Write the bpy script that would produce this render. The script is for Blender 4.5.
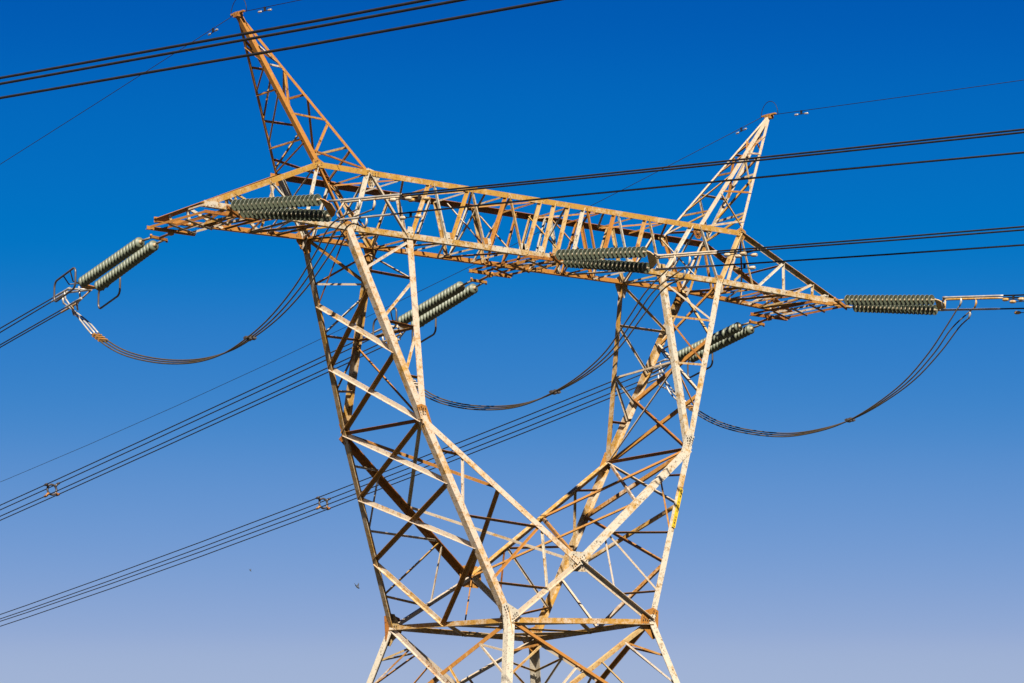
import bpy, bmesh, math, random
from mathutils import Vector, Matrix
random.seed(7)
for o in list(bpy.data.objects): bpy.data.objects.remove(o)
SC = bpy.context.scene
COL = SC.collection
R = math.radians
# ---------------- camera
cam_d = bpy.data.cameras.new('camera'); cam = bpy.data.objects.new('camera', cam_d); COL.objects.link(cam)
rv, uv, fv = Vector([0.775324,-0.631548,-0.004344]), Vector([-0.100292,-0.129909,0.986441]), Vector([0.623549,0.764376,0.164061])
m = Matrix((rv, uv, -fv)).transposed().to_4x4(); m.translation = Vector([-57.496,-70.139,6.303])
cam.matrix_world = m
cam_d.lens = 125.310; cam_d.sensor_width = 36; cam_d.clip_start = .5; cam_d.clip_end = 20000
SC.camera = cam
# ---------------- sky and sun
SUN_EL, SUN_AZ = 46.0, (-0.75, -1.0)      # the sun stands on the near (-y) side of the tower
wd = bpy.data.worlds.new('World'); SC.world = wd; wd.use_nodes = True
nt = wd.node_tree; nt.nodes.clear()
out = nt.nodes.new('ShaderNodeOutputWorld'); bg = nt.nodes.new('ShaderNodeBackground')
sky = nt.nodes.new('ShaderNodeTexSky'); sky.sky_type = 'NISHITA'; sky.sun_disc = False
sky.sun_elevation = R(SUN_EL); sky.sun_rotation = math.atan2(SUN_AZ[0], SUN_AZ[1])
sky.air_density = 1.0; sky.dust_density = .2; sky.ozone_density = 4.0; sky.altitude = 1500
sep = nt.nodes.new('ShaderNodeSeparateColor'); com = nt.nodes.new('ShaderNodeCombineColor')
nt.links.new(sky.outputs[0], sep.inputs[0])
# the photograph's deeply polarised blue: each channel of the sky gets its own contrast
CURVES = (((0, 0), (1.34, 0.001), (1.67, 0.003), (1.86, 0.008), (2.06, 0.01), (2.27, 0.02), (2.56, 0.3), (2.86, 0.62), (3.25, 1.35), (3.82, 2.35), (4.37, 3.4), (4.95, 4.4), (16, 5.2)),
          ((0, 0), (1.5, 0.3), (2.99, 1.28), (3.32, 1.7), (3.6, 1.95), (3.9, 2.2), (4.37, 2.52), (4.78, 2.87), (5.4, 3.55), (6.16, 4.3), (6.76, 4.95), (7.29, 5.6), (16, 6)),
          ((0, 0), (2.5, 1.9), (5.4, 5.56), (5.86, 6.25), (6.25, 6.6), (6.66, 6.9), (7.19, 7.2), (7.62, 7.42), (8.08, 7.75), (8.55, 8.06), (8.91, 8.2), (9.16, 8.3), (16, 8.6)))
for i, cv in enumerate(CURVES):
    dv = nt.nodes.new('ShaderNodeMath'); dv.operation = 'DIVIDE'; dv.use_clamp = True; dv.inputs[1].default_value = 16
    fc = nt.nodes.new('ShaderNodeFloatCurve'); cu = fc.mapping.curves[0]
    cu.points[0].location = (0, 0); cu.points[1].location = (1, cv[-1][1]/16)
    for x, y in cv[1:-1]: cu.points.new(x/16, y/16)
    fc.mapping.update()
    ml = nt.nodes.new('ShaderNodeMath'); ml.operation = 'MULTIPLY'; ml.inputs[1].default_value = 16*.40
    nt.links.new(sep.outputs[i], dv.inputs[0]); nt.links.new(dv.outputs[0], fc.inputs['Value']); nt.links.new(fc.outputs[0], ml.inputs[0]); nt.links.new(ml.outputs[0], com.inputs[i])
nt.links.new(com.outputs[0], bg.inputs[0]); nt.links.new(bg.outputs[0], out.inputs[0])
bg.inputs[1].default_value = .05
sd = bpy.data.lights.new('sun', 'SUN'); sun = bpy.data.objects.new('sun', sd); COL.objects.link(sun)
sd.energy = 5.0; sd.angle = R(.5); sd.color = (1, .92, .80)
az = Vector((SUN_AZ[0], SUN_AZ[1], 0)).normalized()
sv = az*math.cos(R(SUN_EL)) + Vector((0, 0, math.sin(R(SUN_EL))))
sun.rotation_euler = sv.to_track_quat('Z', 'Y').to_euler()
SC.view_settings.view_transform = 'Standard'; SC.view_settings.look = 'None'
SC.view_settings.exposure = 2.0; SC.view_settings.gamma = 1; SC.view_settings.use_curve_mapping = False

D={}
D['bars']=[
('lower_body','chord',[-2.322,-2.34,13.912],[-6.27,-6.27,0.0],0.2,(1.0,1.0,0.0),'corner'),
('lower_body','chord',[-2.354,2.359,14.036],[-6.27,6.27,0.0],0.2,(1.0,-1.0,0.0),'corner'),
('lower_body','chord',[2.31,-2.352,14.1],[6.27,-6.27,0.0],0.2,(-1.0,1.0,0.0),'corner'),
('lower_body','chord',[2.343,2.352,13.955],[6.27,6.27,0.0],0.2,(-1.0,-1.0,0.0),'corner'),
('fork_left','chord',[-2.322,-2.34,13.912],[-4.404,-1.584,18.774],0.18,(1.0,1.0,0.0),'corner'),
('fork_left','chord',[-4.404,-1.584,18.774],[-6.198,-0.846,23.477],0.18,(1.0,1.0,0.0),'corner'),
('fork_left','chord',[-2.354,2.359,14.036],[-4.41,1.624,18.783],0.17,(1.0,-1.0,0.0),'corner'),
('fork_left','chord',[-4.41,1.624,18.783],[-6.289,0.831,23.475],0.17,(1.0,-1.0,0.0),'corner'),
('fork_right','chord',[2.31,-2.352,14.1],[4.346,-1.576,18.776],0.17,(-1.0,1.0,0.0),'corner'),
('fork_right','chord',[4.346,-1.576,18.776],[6.246,-0.793,23.533],0.17,(-1.0,1.0,0.0),'corner'),
('fork_right','chord',[2.343,2.352,13.955],[4.351,1.632,18.744],0.17,(-1.0,-1.0,0.0),'corner'),
('fork_right','chord',[4.351,1.632,18.744],[6.329,0.745,23.517],0.17,(-1.0,-1.0,0.0),'corner'),
('fork_left','chord',[0.035,-2.192,15.499],[-4.404,-1.584,18.774],0.16,(-1.0,1.0,0.0),'corner'),
('fork_left','chord',[0.046,2.127,15.466],[-4.41,1.624,18.783],0.2,(1.0,0.0,0.0),'i'),
('fork_right','chord',[0.035,-2.192,15.499],[4.346,-1.576,18.776],0.17,(1.0,1.0,0.0),'corner'),
('fork_right','chord',[0.046,2.127,15.466],[4.351,1.632,18.744],0.16,(1.0,-1.0,0.0),'corner'),
('fork_left','chord',[-4.404,-1.584,18.774],[-4.223,-0.782,23.5],0.18,(-1.0,1.0,0.0),'corner'),
('fork_left','chord',[-4.41,1.624,18.783],[-4.214,0.81,23.516],0.16,(-1.0,-1.0,0.0),'corner'),
('fork_right','chord',[4.346,-1.576,18.776],[4.173,-0.79,23.57],0.15,(1.0,1.0,0.0),'corner'),
('fork_right','chord',[4.351,1.632,18.744],[4.193,0.809,23.508],0.15,(1.0,-1.0,0.0),'corner'),
('lower_body','brace',[0.035,-2.192,15.499],[-2.322,-2.34,13.912],0.12,(0.0,-1.0,0.0),'o'),
('lower_body','brace',[0.035,-2.192,15.499],[2.31,-2.352,14.1],0.14,(0.0,-1.0,0.0),'t'),
('lower_body','brace',[0.046,2.127,15.466],[-2.354,2.359,14.036],0.12,(0.0,1.0,0.0),'i'),
('lower_body','brace',[0.046,2.127,15.466],[2.343,2.352,13.955],0.13,(0.0,1.0,0.0),'i'),
('fork_left','diagonal_brace',[-5.653,1.099,21.888],[-5.048,-1.319,20.462],0.11,(-1.0,0.0,0.0),'o'),
('fork_left','diagonal_brace',[-5.046,1.356,20.371],[-4.404,-1.584,18.774],0.11,(-1.0,0.0,0.0),'o'),
('fork_left','diagonal_brace',[-4.41,1.624,18.783],[-3.76,-1.818,17.269],0.11,(-1.0,0.0,0.0),'o'),
('fork_left','diagonal_brace',[-3.728,1.868,17.209],[-3.083,-2.064,15.689],0.11,(-1.0,0.0,0.0),'o'),
('fork_left','diagonal_brace',[-3.054,2.109,15.652],[-2.339,0.174,13.979],0.11,(-1.0,0.0,0.0),'o'),
('fork_left','diagonal_brace',[-5.039,1.359,20.353],[-5.625,-1.082,21.977],0.1,(-1.0,0.0,0.0),'t'),
('fork_left','diagonal_brace',[-4.41,1.624,18.783],[-5.029,-1.327,20.412],0.1,(-1.0,0.0,0.0),'t'),
('fork_left','diagonal_brace',[-3.718,1.872,17.186],[-4.404,-1.584,18.774],0.1,(-1.0,0.0,0.0),'t'),
('fork_left','diagonal_brace',[-3.064,2.105,15.675],[-3.751,-1.821,17.249],0.1,(-1.0,0.0,0.0),'t'),
('fork_left','diagonal_brace',[-2.339,0.214,13.98],[-3.074,-2.067,15.668],0.1,(-1.0,0.0,0.0),'t'),
('fork_left','horizontal_strut',[-4.41,1.624,18.783],[-4.404,-1.584,18.774],0.08,(-1.0,0.0,0.0),'t'),
('fork_left','diagonal_brace',[-5.663,1.096,21.911],[-6.198,-0.846,23.477],0.05,(-1.0,0.0,0.0),'i'),
('fork_left','diagonal_brace',[-6.289,0.831,23.475],[-5.64,-1.076,22.015],0.07,(-1.0,0.0,0.0),'i'),
('fork_left','horizontal_strut',[-5.851,1.016,22.382],[-5.671,-1.063,22.095],0.05,(-1.0,0.0,0.0),'i'),
('fork_left','horizontal_strut',[-5.805,-1.008,22.447],[-4.265,-0.967,22.405],0.06,(0.0,-1.0,0.0),'t'),
('fork_left','diagonal_brace',[-5.813,-1.005,22.468],[-4.227,-0.799,23.397],0.06,(0.0,-1.0,0.0),'o'),
('fork_left','horizontal_strut',[-5.334,-1.202,21.211],[-4.314,-1.184,21.132],0.06,(0.0,-1.0,0.0),'t'),
('fork_left','diagonal_brace',[-5.358,-1.192,21.275],[-4.267,-0.976,22.354],0.06,(0.0,-1.0,0.0),'o'),
('fork_left','horizontal_strut',[-4.82,-1.413,19.863],[-4.363,-1.403,19.842],0.06,(0.0,-1.0,0.0),'t'),
('fork_left','diagonal_brace',[-4.836,-1.407,19.905],[-4.316,-1.193,21.078],0.06,(0.0,-1.0,0.0),'o'),
('fork_left','horizontal_strut',[-4.095,-1.697,18.052],[-3.313,-1.734,17.969],0.06,(0.0,-1.0,0.0),'t'),
('fork_left','diagonal_brace',[-3.46,-1.927,16.568],[-3.314,-1.734,17.97],0.06,(0.0,-1.0,0.0),'o'),
('fork_left','horizontal_strut',[-3.412,-1.945,16.456],[-1.057,-2.043,16.304],0.06,(0.0,-1.0,0.0),'t'),
('fork_left','diagonal_brace',[-2.745,-2.187,14.899],[-1.104,-2.036,16.339],0.06,(0.0,-1.0,0.0),'o'),
('fork_left','diagonal_brace',[-1.043,-2.045,16.294],[-1.059,-2.261,14.763],0.06,(0.0,-1.0,0.0),'o'),
('fork_left','horizontal_strut',[-2.715,-2.198,14.829],[-1.059,-2.261,14.763],0.06,(0.0,-1.0,0.0),'t'),
('fork_left','diagonal_brace',[-4.41,1.624,18.783],[-2.318,-1.87,17.235],0.08,(1.0,0.0,0.0),'o'),
('fork_left','diagonal_brace',[-2.161,1.878,17.109],[0.035,-2.192,15.499],0.07,(1.0,0.0,0.0),'o'),
('fork_left','diagonal_brace',[-4.404,-1.584,18.774],[-2.124,1.882,17.081],0.09,(1.0,0.0,0.0),'i'),
('fork_left','diagonal_brace',[-2.216,-1.884,17.16],[0.046,2.127,15.466],0.1,(1.0,0.0,0.0),'i'),
('fork_left','diagonal_brace',[-4.319,1.246,20.983],[-4.404,-1.584,18.774],0.06,(1.0,0.0,0.0),'i'),
('fork_left','diagonal_brace',[-4.314,1.224,21.107],[-4.314,-1.184,21.132],0.06,(1.0,0.0,0.0),'i'),
('fork_left','diagonal_brace',[-4.223,0.847,23.296],[-4.265,-0.968,22.403],0.05,(1.0,0.0,0.0),'i'),
('fork_left','diagonal_brace',[-5.844,1.019,22.363],[-4.222,0.841,23.332],0.055,(0.0,1.0,0.0),'i'),
('fork_left','horizontal_strut',[-5.352,1.227,21.135],[-4.313,1.22,21.131],0.055,(0.0,1.0,0.0),'i'),
('fork_left','diagonal_brace',[-5.38,1.215,21.204],[-4.266,1.027,22.254],0.055,(0.0,1.0,0.0),'i'),
('fork_left','diagonal_brace',[-4.831,1.447,19.835],[-4.318,1.243,20.998],0.055,(0.0,1.0,0.0),'i'),
('fork_left','horizontal_strut',[-4.82,1.451,19.807],[-4.366,1.442,19.842],0.055,(0.0,1.0,0.0),'i'),
('fork_left','horizontal_strut',[-4.071,1.745,18.001],[-3.29,1.751,17.95],0.055,(0.0,1.0,0.0),'i'),
('fork_left','diagonal_brace',[-3.256,1.755,17.924],[-3.397,1.986,16.444],0.055,(0.0,1.0,0.0),'i'),
('fork_left','horizontal_strut',[-3.387,1.99,16.421],[-1.101,1.998,16.32],0.055,(0.0,1.0,0.0),'i'),
('fork_left','diagonal_brace',[-1.083,2.0,16.306],[-2.712,2.231,14.863],0.055,(0.0,1.0,0.0),'i'),
('fork_left','diagonal_brace',[-1.016,2.007,16.257],[-1.203,2.248,14.722],0.055,(0.0,1.0,0.0),'i'),
('fork_left','horizontal_strut',[-2.692,2.238,14.817],[-1.332,2.26,14.645],0.055,(0.0,1.0,0.0),'i'),
('lower_body','diagonal_brace',[0.046,2.127,15.466],[-2.334,-0.575,13.959],0.05,(0.0,1.0,0.0),'i'),
('fork_right','diagonal_brace',[5.7,1.027,22.0],[4.996,-1.308,20.405],0.1,(1.0,0.0,0.0),'i'),
('fork_right','diagonal_brace',[5.06,1.314,20.453],[4.346,-1.576,18.776],0.1,(1.0,0.0,0.0),'i'),
('fork_right','diagonal_brace',[4.351,1.632,18.744],[3.701,-1.822,17.296],0.08,(1.0,0.0,0.0),'i'),
('fork_right','diagonal_brace',[3.738,1.852,17.282],[3.006,-2.087,15.698],0.09,(1.0,0.0,0.0),'i'),
('fork_right','diagonal_brace',[3.053,2.097,15.649],[2.324,-0.334,14.038],0.09,(1.0,0.0,0.0),'i'),
('fork_right','diagonal_brace',[6.329,0.745,23.517],[5.644,-1.041,22.027],0.09,(1.0,0.0,0.0),'i'),
('fork_right','diagonal_brace',[5.069,1.31,20.476],[5.589,-1.064,21.888],0.1,(1.0,0.0,0.0),'o'),
('fork_right','diagonal_brace',[4.351,1.632,18.744],[4.962,-1.322,20.318],0.09,(1.0,0.0,0.0),'o'),
('fork_right','diagonal_brace',[3.744,1.85,17.296],[4.346,-1.576,18.776],0.1,(1.0,0.0,0.0),'o'),
('fork_right','diagonal_brace',[3.063,2.094,15.672],[3.676,-1.831,17.238],0.09,(1.0,0.0,0.0),'o'),
('fork_right','diagonal_brace',[2.326,-0.099,14.03],[2.994,-2.091,15.672],0.09,(1.0,0.0,0.0),'o'),
('fork_right','diagonal_brace',[5.714,1.021,22.033],[6.246,-0.793,23.533],0.06,(1.0,0.0,0.0),'o'),
('fork_right','horizontal_strut',[4.351,1.632,18.744],[4.346,-1.576,18.776],0.08,(1.0,0.0,0.0),'i'),
('fork_right','diagonal_brace',[4.196,0.823,23.429],[5.858,0.956,22.379],0.06,(0.0,1.0,0.0),'i'),
('fork_right','horizontal_strut',[4.231,1.006,22.368],[5.848,0.961,22.356],0.06,(0.0,1.0,0.0),'i'),
('fork_right','diagonal_brace',[4.233,1.015,22.315],[5.37,1.175,21.202],0.06,(0.0,1.0,0.0),'i'),
('fork_right','diagonal_brace',[4.277,1.245,20.987],[5.022,1.331,20.363],0.06,(0.0,1.0,0.0),'i'),
('fork_right','diagonal_brace',[4.28,1.262,20.884],[4.832,1.417,19.904],0.06,(0.0,1.0,0.0),'i'),
('fork_right','horizontal_strut',[4.316,1.446,19.824],[4.795,1.433,19.815],0.06,(0.0,1.0,0.0),'i'),
('fork_right','horizontal_strut',[3.279,1.755,17.927],[4.036,1.745,17.993],0.06,(0.0,1.0,0.0),'i'),
('fork_right','diagonal_brace',[3.263,1.757,17.915],[3.395,1.975,16.463],0.06,(0.0,1.0,0.0),'i'),
('fork_right','horizontal_strut',[1.101,2.006,16.27],[3.395,1.975,16.463],0.06,(0.0,1.0,0.0),'i'),
('fork_right','diagonal_brace',[1.122,2.003,16.286],[2.694,2.226,14.793],0.06,(0.0,1.0,0.0),'i'),
('fork_right','diagonal_brace',[1.052,2.011,16.233],[1.04,2.224,14.812],0.06,(0.0,1.0,0.0),'i'),
('fork_right','horizontal_strut',[1.478,2.267,14.524],[2.704,2.223,14.816],0.06,(0.0,1.0,0.0),'i'),
('fork_right','horizontal_strut',[4.216,-0.985,22.379],[5.797,-0.978,22.411],0.055,(0.0,-1.0,0.0),'i'),
('fork_right','diagonal_brace',[4.181,-0.827,23.343],[5.809,-0.973,22.439],0.055,(0.0,-1.0,0.0),'i'),
('fork_right','diagonal_brace',[4.217,-0.99,22.352],[5.315,-1.176,21.204],0.055,(0.0,-1.0,0.0),'i'),
('fork_right','horizontal_strut',[4.262,-1.194,21.107],[5.293,-1.186,21.149],0.055,(0.0,-1.0,0.0),'i'),
('fork_right','diagonal_brace',[4.266,-1.212,20.997],[4.793,-1.392,19.895],0.055,(0.0,-1.0,0.0),'o'),
('fork_right','horizontal_strut',[3.289,-1.727,17.973],[4.034,-1.695,18.059],0.055,(0.0,-1.0,0.0),'t'),
('fork_right','diagonal_brace',[3.249,-1.733,17.942],[3.372,-1.947,16.54],0.055,(0.0,-1.0,0.0),'i'),
('fork_right','horizontal_strut',[1.123,-2.037,16.326],[3.35,-1.956,16.488],0.055,(0.0,-1.0,0.0),'t'),
('fork_right','diagonal_brace',[1.141,-2.034,16.339],[2.677,-2.212,14.942],0.055,(0.0,-1.0,0.0),'i'),
('fork_right','diagonal_brace',[1.065,-2.045,16.282],[1.212,-2.275,14.775],0.055,(0.0,-1.0,0.0),'i'),
('fork_right','horizontal_strut',[1.249,-2.278,14.752],[2.666,-2.217,14.917],0.055,(0.0,-1.0,0.0),'t'),
('fork_right','diagonal_brace',[0.046,2.127,15.466],[2.235,-1.878,17.171],0.07,(-1.0,0.0,0.0),'o'),
('fork_right','diagonal_brace',[2.24,1.875,17.137],[4.346,-1.576,18.776],0.08,(-1.0,0.0,0.0),'o'),
('fork_right','diagonal_brace',[4.351,1.632,18.744],[4.266,-1.211,21.001],0.06,(-1.0,0.0,0.0),'o'),
('fork_right','diagonal_brace',[4.277,1.245,20.987],[4.261,-1.19,21.133],0.06,(-1.0,0.0,0.0),'o'),
('fork_right','diagonal_brace',[4.351,1.632,18.744],[2.235,-1.878,17.171],0.07,(-1.0,0.0,0.0),'i'),
('fork_right','diagonal_brace',[2.225,1.877,17.125],[0.035,-2.192,15.499],0.09,(-1.0,0.0,0.0),'i'),
('lower_body','waist_beam',[-2.354,2.359,14.036],[-2.322,-2.34,13.912],0.13,(-1.0,0.0,0.0),'o'),
('lower_body','waist_beam',[-2.322,-2.34,13.912],[2.31,-2.352,14.1],0.14,(0.0,-1.0,0.0),'o'),
('lower_body','waist_beam',[-2.354,2.359,14.036],[2.343,2.352,13.955],0.13,(0.0,1.0,0.0),'i'),
('lower_body','waist_beam',[2.343,2.352,13.955],[2.31,-2.352,14.1],0.13,(1.0,0.0,0.0),'i'),
('lower_body','horizontal_strut',[-2.338,0.009,13.974],[-0.005,2.355,13.996],0.08,(0.0,0.0,-1.0),'o'),
('lower_body','horizontal_strut',[-0.005,2.355,13.996],[2.326,-0.0,14.027],0.08,(0.0,0.0,-1.0),'o'),
('lower_body','horizontal_strut',[2.326,-0.0,14.027],[-0.006,-2.346,14.006],0.08,(0.0,0.0,-1.0),'o'),
('lower_body','horizontal_strut',[-0.006,-2.346,14.006],[-2.338,0.009,13.974],0.08,(0.0,0.0,-1.0),'o'),
('lower_body','horizontal_strut',[-2.338,0.009,13.974],[2.326,-0.0,14.027],0.06,(0.0,0.0,-1.0),'o'),
('lower_body','diagonal_brace',[-2.322,-2.34,13.912],[3.196,-3.229,10.945],0.11,(0.0,-1.0,0.0),'o'),
('lower_body','diagonal_brace',[2.31,-2.352,14.1],[-3.164,-3.178,10.945],0.11,(0.0,-1.0,0.0),'i'),
('lower_body','secondary_strut',[-1.329,-2.5,13.378],[-2.55,-2.566,13.111],0.05,(0.0,-1.0,0.0),'i'),
('lower_body','secondary_strut',[-1.329,-2.5,13.378],[-2.743,-2.759,12.429],0.05,(0.0,-1.0,0.0),'i'),
('lower_body','secondary_strut',[-0.391,-2.651,12.874],[-1.796,-2.972,11.734],0.05,(0.0,-1.0,0.0),'o'),
('lower_body','secondary_strut',[1.324,-2.501,13.532],[2.549,-2.589,13.248],0.05,(0.0,-1.0,0.0),'i'),
('lower_body','secondary_strut',[1.324,-2.501,13.532],[2.753,-2.79,12.522],0.05,(0.0,-1.0,0.0),'i'),
('lower_body','secondary_strut',[0.394,-2.641,12.996],[1.816,-3.007,11.687],0.05,(0.0,-1.0,0.0),'o'),
('lower_body','diagonal_brace',[-2.354,2.359,14.036],[-3.164,-3.178,10.945],0.11,(-1.0,0.0,0.0),'o'),
('lower_body','diagonal_brace',[-2.322,-2.34,13.912],[-3.216,3.22,10.945],0.11,(-1.0,0.0,0.0),'i'),
('lower_body','secondary_strut',[-2.5,1.362,13.48],[-2.587,2.591,13.202],0.05,(-1.0,0.0,0.0),'i'),
('lower_body','secondary_strut',[-2.5,1.362,13.48],[-2.785,2.79,12.491],0.05,(-1.0,0.0,0.0),'i'),
('lower_body','secondary_strut',[-2.637,0.421,12.954],[-2.993,1.83,11.687],0.05,(-1.0,0.0,0.0),'o'),
('lower_body','secondary_strut',[-2.483,-1.339,13.378],[-2.55,-2.566,13.111],0.05,(-1.0,0.0,0.0),'i'),
('lower_body','secondary_strut',[-2.483,-1.339,13.378],[-2.743,-2.759,12.429],0.05,(-1.0,0.0,0.0),'i'),
('lower_body','secondary_strut',[-2.635,-0.394,12.874],[-2.962,-1.794,11.718],0.05,(-1.0,0.0,0.0),'o'),
('lower_body','diagonal_brace',[-2.354,2.359,14.036],[3.19,3.197,10.945],0.11,(0.0,1.0,0.0),'o'),
('lower_body','diagonal_brace',[2.343,2.352,13.955],[-3.216,3.22,10.945],0.11,(0.0,1.0,0.0),'i'),
('lower_body','secondary_strut',[-1.356,2.51,13.48],[-2.587,2.591,13.202],0.05,(0.0,1.0,0.0),'i'),
('lower_body','secondary_strut',[-1.356,2.51,13.48],[-2.785,2.79,12.491],0.05,(0.0,1.0,0.0),'i'),
('lower_body','secondary_strut',[-0.413,2.652,12.954],[-1.826,3.003,11.697],0.05,(0.0,1.0,0.0),'o'),
('lower_body','secondary_strut',[1.342,2.508,13.413],[2.572,2.58,13.142],0.05,(0.0,1.0,0.0),'i'),
('lower_body','secondary_strut',[1.342,2.508,13.413],[2.766,2.775,12.45],0.05,(0.0,1.0,0.0),'i'),
('lower_body','secondary_strut',[0.397,2.656,12.901],[1.804,2.988,11.718],0.05,(0.0,1.0,0.0),'o'),
('lower_body','diagonal_brace',[2.343,2.352,13.955],[3.196,-3.229,10.945],0.11,(1.0,0.0,0.0),'o'),
('lower_body','diagonal_brace',[2.31,-2.352,14.1],[3.19,3.197,10.945],0.11,(1.0,0.0,0.0),'i'),
('lower_body','secondary_strut',[2.496,1.347,13.413],[2.572,2.58,13.142],0.05,(1.0,0.0,0.0),'i'),
('lower_body','secondary_strut',[2.496,1.347,13.413],[2.766,2.775,12.45],0.05,(1.0,0.0,0.0),'i'),
('lower_body','secondary_strut',[2.641,0.399,12.901],[2.97,1.81,11.734],0.05,(1.0,0.0,0.0),'o'),
('lower_body','secondary_strut',[2.468,-1.353,13.532],[2.549,-2.589,13.248],0.05,(1.0,0.0,0.0),'i'),
('lower_body','secondary_strut',[2.468,-1.353,13.532],[2.753,-2.79,12.522],0.05,(1.0,0.0,0.0),'i'),
('lower_body','secondary_strut',[2.618,-0.41,12.996],[2.983,-1.834,11.697],0.05,(1.0,0.0,0.0),'o'),
('lower_body','diagonal_brace',[-3.164,-3.178,10.945],[4.384,-4.404,6.715],0.11,(0.0,-1.0,0.0),'o'),
('lower_body','diagonal_brace',[3.196,-3.229,10.945],[-4.365,-4.373,6.715],0.11,(0.0,-1.0,0.0),'i'),
('lower_body','horizontal_strut',[-3.164,-3.178,10.945],[3.196,-3.229,10.945],0.1,(0.0,-1.0,0.0),'o'),
('lower_body','secondary_strut',[-1.806,-3.399,10.184],[-3.489,-3.501,9.803],0.05,(0.0,-1.0,0.0),'i'),
('lower_body','secondary_strut',[-1.806,-3.399,10.184],[-3.765,-3.776,8.83],0.05,(0.0,-1.0,0.0),'i'),
('lower_body','secondary_strut',[1.835,-3.435,10.184],[3.517,-3.546,9.803],0.05,(0.0,-1.0,0.0),'i'),
('lower_body','secondary_strut',[1.835,-3.435,10.184],[3.79,-3.816,8.83],0.05,(0.0,-1.0,0.0),'i'),
('lower_body','diagonal_brace',[-3.216,3.22,10.945],[-4.365,-4.373,6.715],0.11,(-1.0,0.0,0.0),'o'),
('lower_body','diagonal_brace',[-3.164,-3.178,10.945],[-4.396,4.399,6.715],0.11,(-1.0,0.0,0.0),'i'),
('lower_body','horizontal_strut',[-3.216,3.22,10.945],[-3.164,-3.178,10.945],0.1,(-1.0,0.0,0.0),'o'),
('lower_body','secondary_strut',[-3.423,1.853,10.184],[-3.535,3.538,9.803],0.05,(-1.0,0.0,0.0),'i'),
('lower_body','secondary_strut',[-3.423,1.853,10.184],[-3.806,3.81,8.83],0.05,(-1.0,0.0,0.0),'i'),
('lower_body','secondary_strut',[-3.386,-1.814,10.184],[-3.489,-3.501,9.803],0.05,(-1.0,0.0,0.0),'i'),
('lower_body','secondary_strut',[-3.386,-1.814,10.184],[-3.765,-3.776,8.83],0.05,(-1.0,0.0,0.0),'i'),
('lower_body','diagonal_brace',[-3.216,3.22,10.945],[4.38,4.385,6.715],0.11,(0.0,1.0,0.0),'o'),
('lower_body','diagonal_brace',[3.19,3.197,10.945],[-4.396,4.399,6.715],0.11,(0.0,1.0,0.0),'i'),
('lower_body','horizontal_strut',[-3.216,3.22,10.945],[3.19,3.197,10.945],0.1,(0.0,1.0,0.0),'o'),
('lower_body','secondary_strut',[-1.849,3.43,10.184],[-3.535,3.538,9.803],0.05,(0.0,1.0,0.0),'i'),
('lower_body','secondary_strut',[-1.849,3.43,10.184],[-3.806,3.81,8.83],0.05,(0.0,1.0,0.0),'i'),
('lower_body','secondary_strut',[1.824,3.413,10.184],[3.511,3.518,9.803],0.05,(0.0,1.0,0.0),'i'),
('lower_body','secondary_strut',[1.824,3.413,10.184],[3.785,3.791,8.83],0.05,(0.0,1.0,0.0),'i'),
('lower_body','diagonal_brace',[3.19,3.197,10.945],[4.384,-4.404,6.715],0.11,(1.0,0.0,0.0),'o'),
('lower_body','diagonal_brace',[3.196,-3.229,10.945],[4.38,4.385,6.715],0.11,(1.0,0.0,0.0),'i'),
('lower_body','horizontal_strut',[3.19,3.197,10.945],[3.196,-3.229,10.945],0.1,(1.0,0.0,0.0),'o'),
('lower_body','secondary_strut',[3.405,1.829,10.184],[3.511,3.518,9.803],0.05,(1.0,0.0,0.0),'i'),
('lower_body','secondary_strut',[3.405,1.829,10.184],[3.785,3.791,8.83],0.05,(1.0,0.0,0.0),'i'),
('lower_body','secondary_strut',[3.409,-1.858,10.184],[3.517,-3.546,9.803],0.05,(1.0,0.0,0.0),'i'),
('lower_body','secondary_strut',[3.409,-1.858,10.184],[3.79,-3.816,8.83],0.05,(1.0,0.0,0.0),'i'),
('lower_body','diagonal_brace',[-4.365,-4.373,6.715],[5.968,-5.971,1.075],0.11,(0.0,-1.0,0.0),'o'),
('lower_body','diagonal_brace',[4.384,-4.404,6.715],[-5.965,-5.966,1.075],0.11,(0.0,-1.0,0.0),'i'),
('lower_body','horizontal_strut',[-4.365,-4.373,6.715],[4.384,-4.404,6.715],0.1,(0.0,-1.0,0.0),'o'),
('lower_body','secondary_strut',[-2.505,-4.661,5.7],[-4.797,-4.803,5.192],0.05,(0.0,-1.0,0.0),'i'),
('lower_body','secondary_strut',[-2.505,-4.661,5.7],[-5.165,-5.17,3.895],0.05,(0.0,-1.0,0.0),'i'),
('lower_body','secondary_strut',[2.521,-4.685,5.7],[4.812,-4.827,5.192],0.05,(0.0,-1.0,0.0),'i'),
('lower_body','secondary_strut',[2.521,-4.685,5.7],[5.176,-5.188,3.895],0.05,(0.0,-1.0,0.0),'i'),
('lower_body','diagonal_brace',[-4.396,4.399,6.715],[-5.965,-5.966,1.075],0.11,(-1.0,0.0,0.0),'o'),
('lower_body','diagonal_brace',[-4.365,-4.373,6.715],[-5.97,5.97,1.075],0.11,(-1.0,0.0,0.0),'i'),
('lower_body','horizontal_strut',[-4.396,4.399,6.715],[-4.365,-4.373,6.715],0.1,(-1.0,0.0,0.0),'o'),
('lower_body','secondary_strut',[-4.679,2.533,5.7],[-4.821,4.823,5.192],0.05,(-1.0,0.0,0.0),'i'),
('lower_body','secondary_strut',[-4.679,2.533,5.7],[-5.183,5.185,3.895],0.05,(-1.0,0.0,0.0),'i'),
('lower_body','secondary_strut',[-4.654,-2.511,5.7],[-4.797,-4.803,5.192],0.05,(-1.0,0.0,0.0),'i'),
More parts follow.
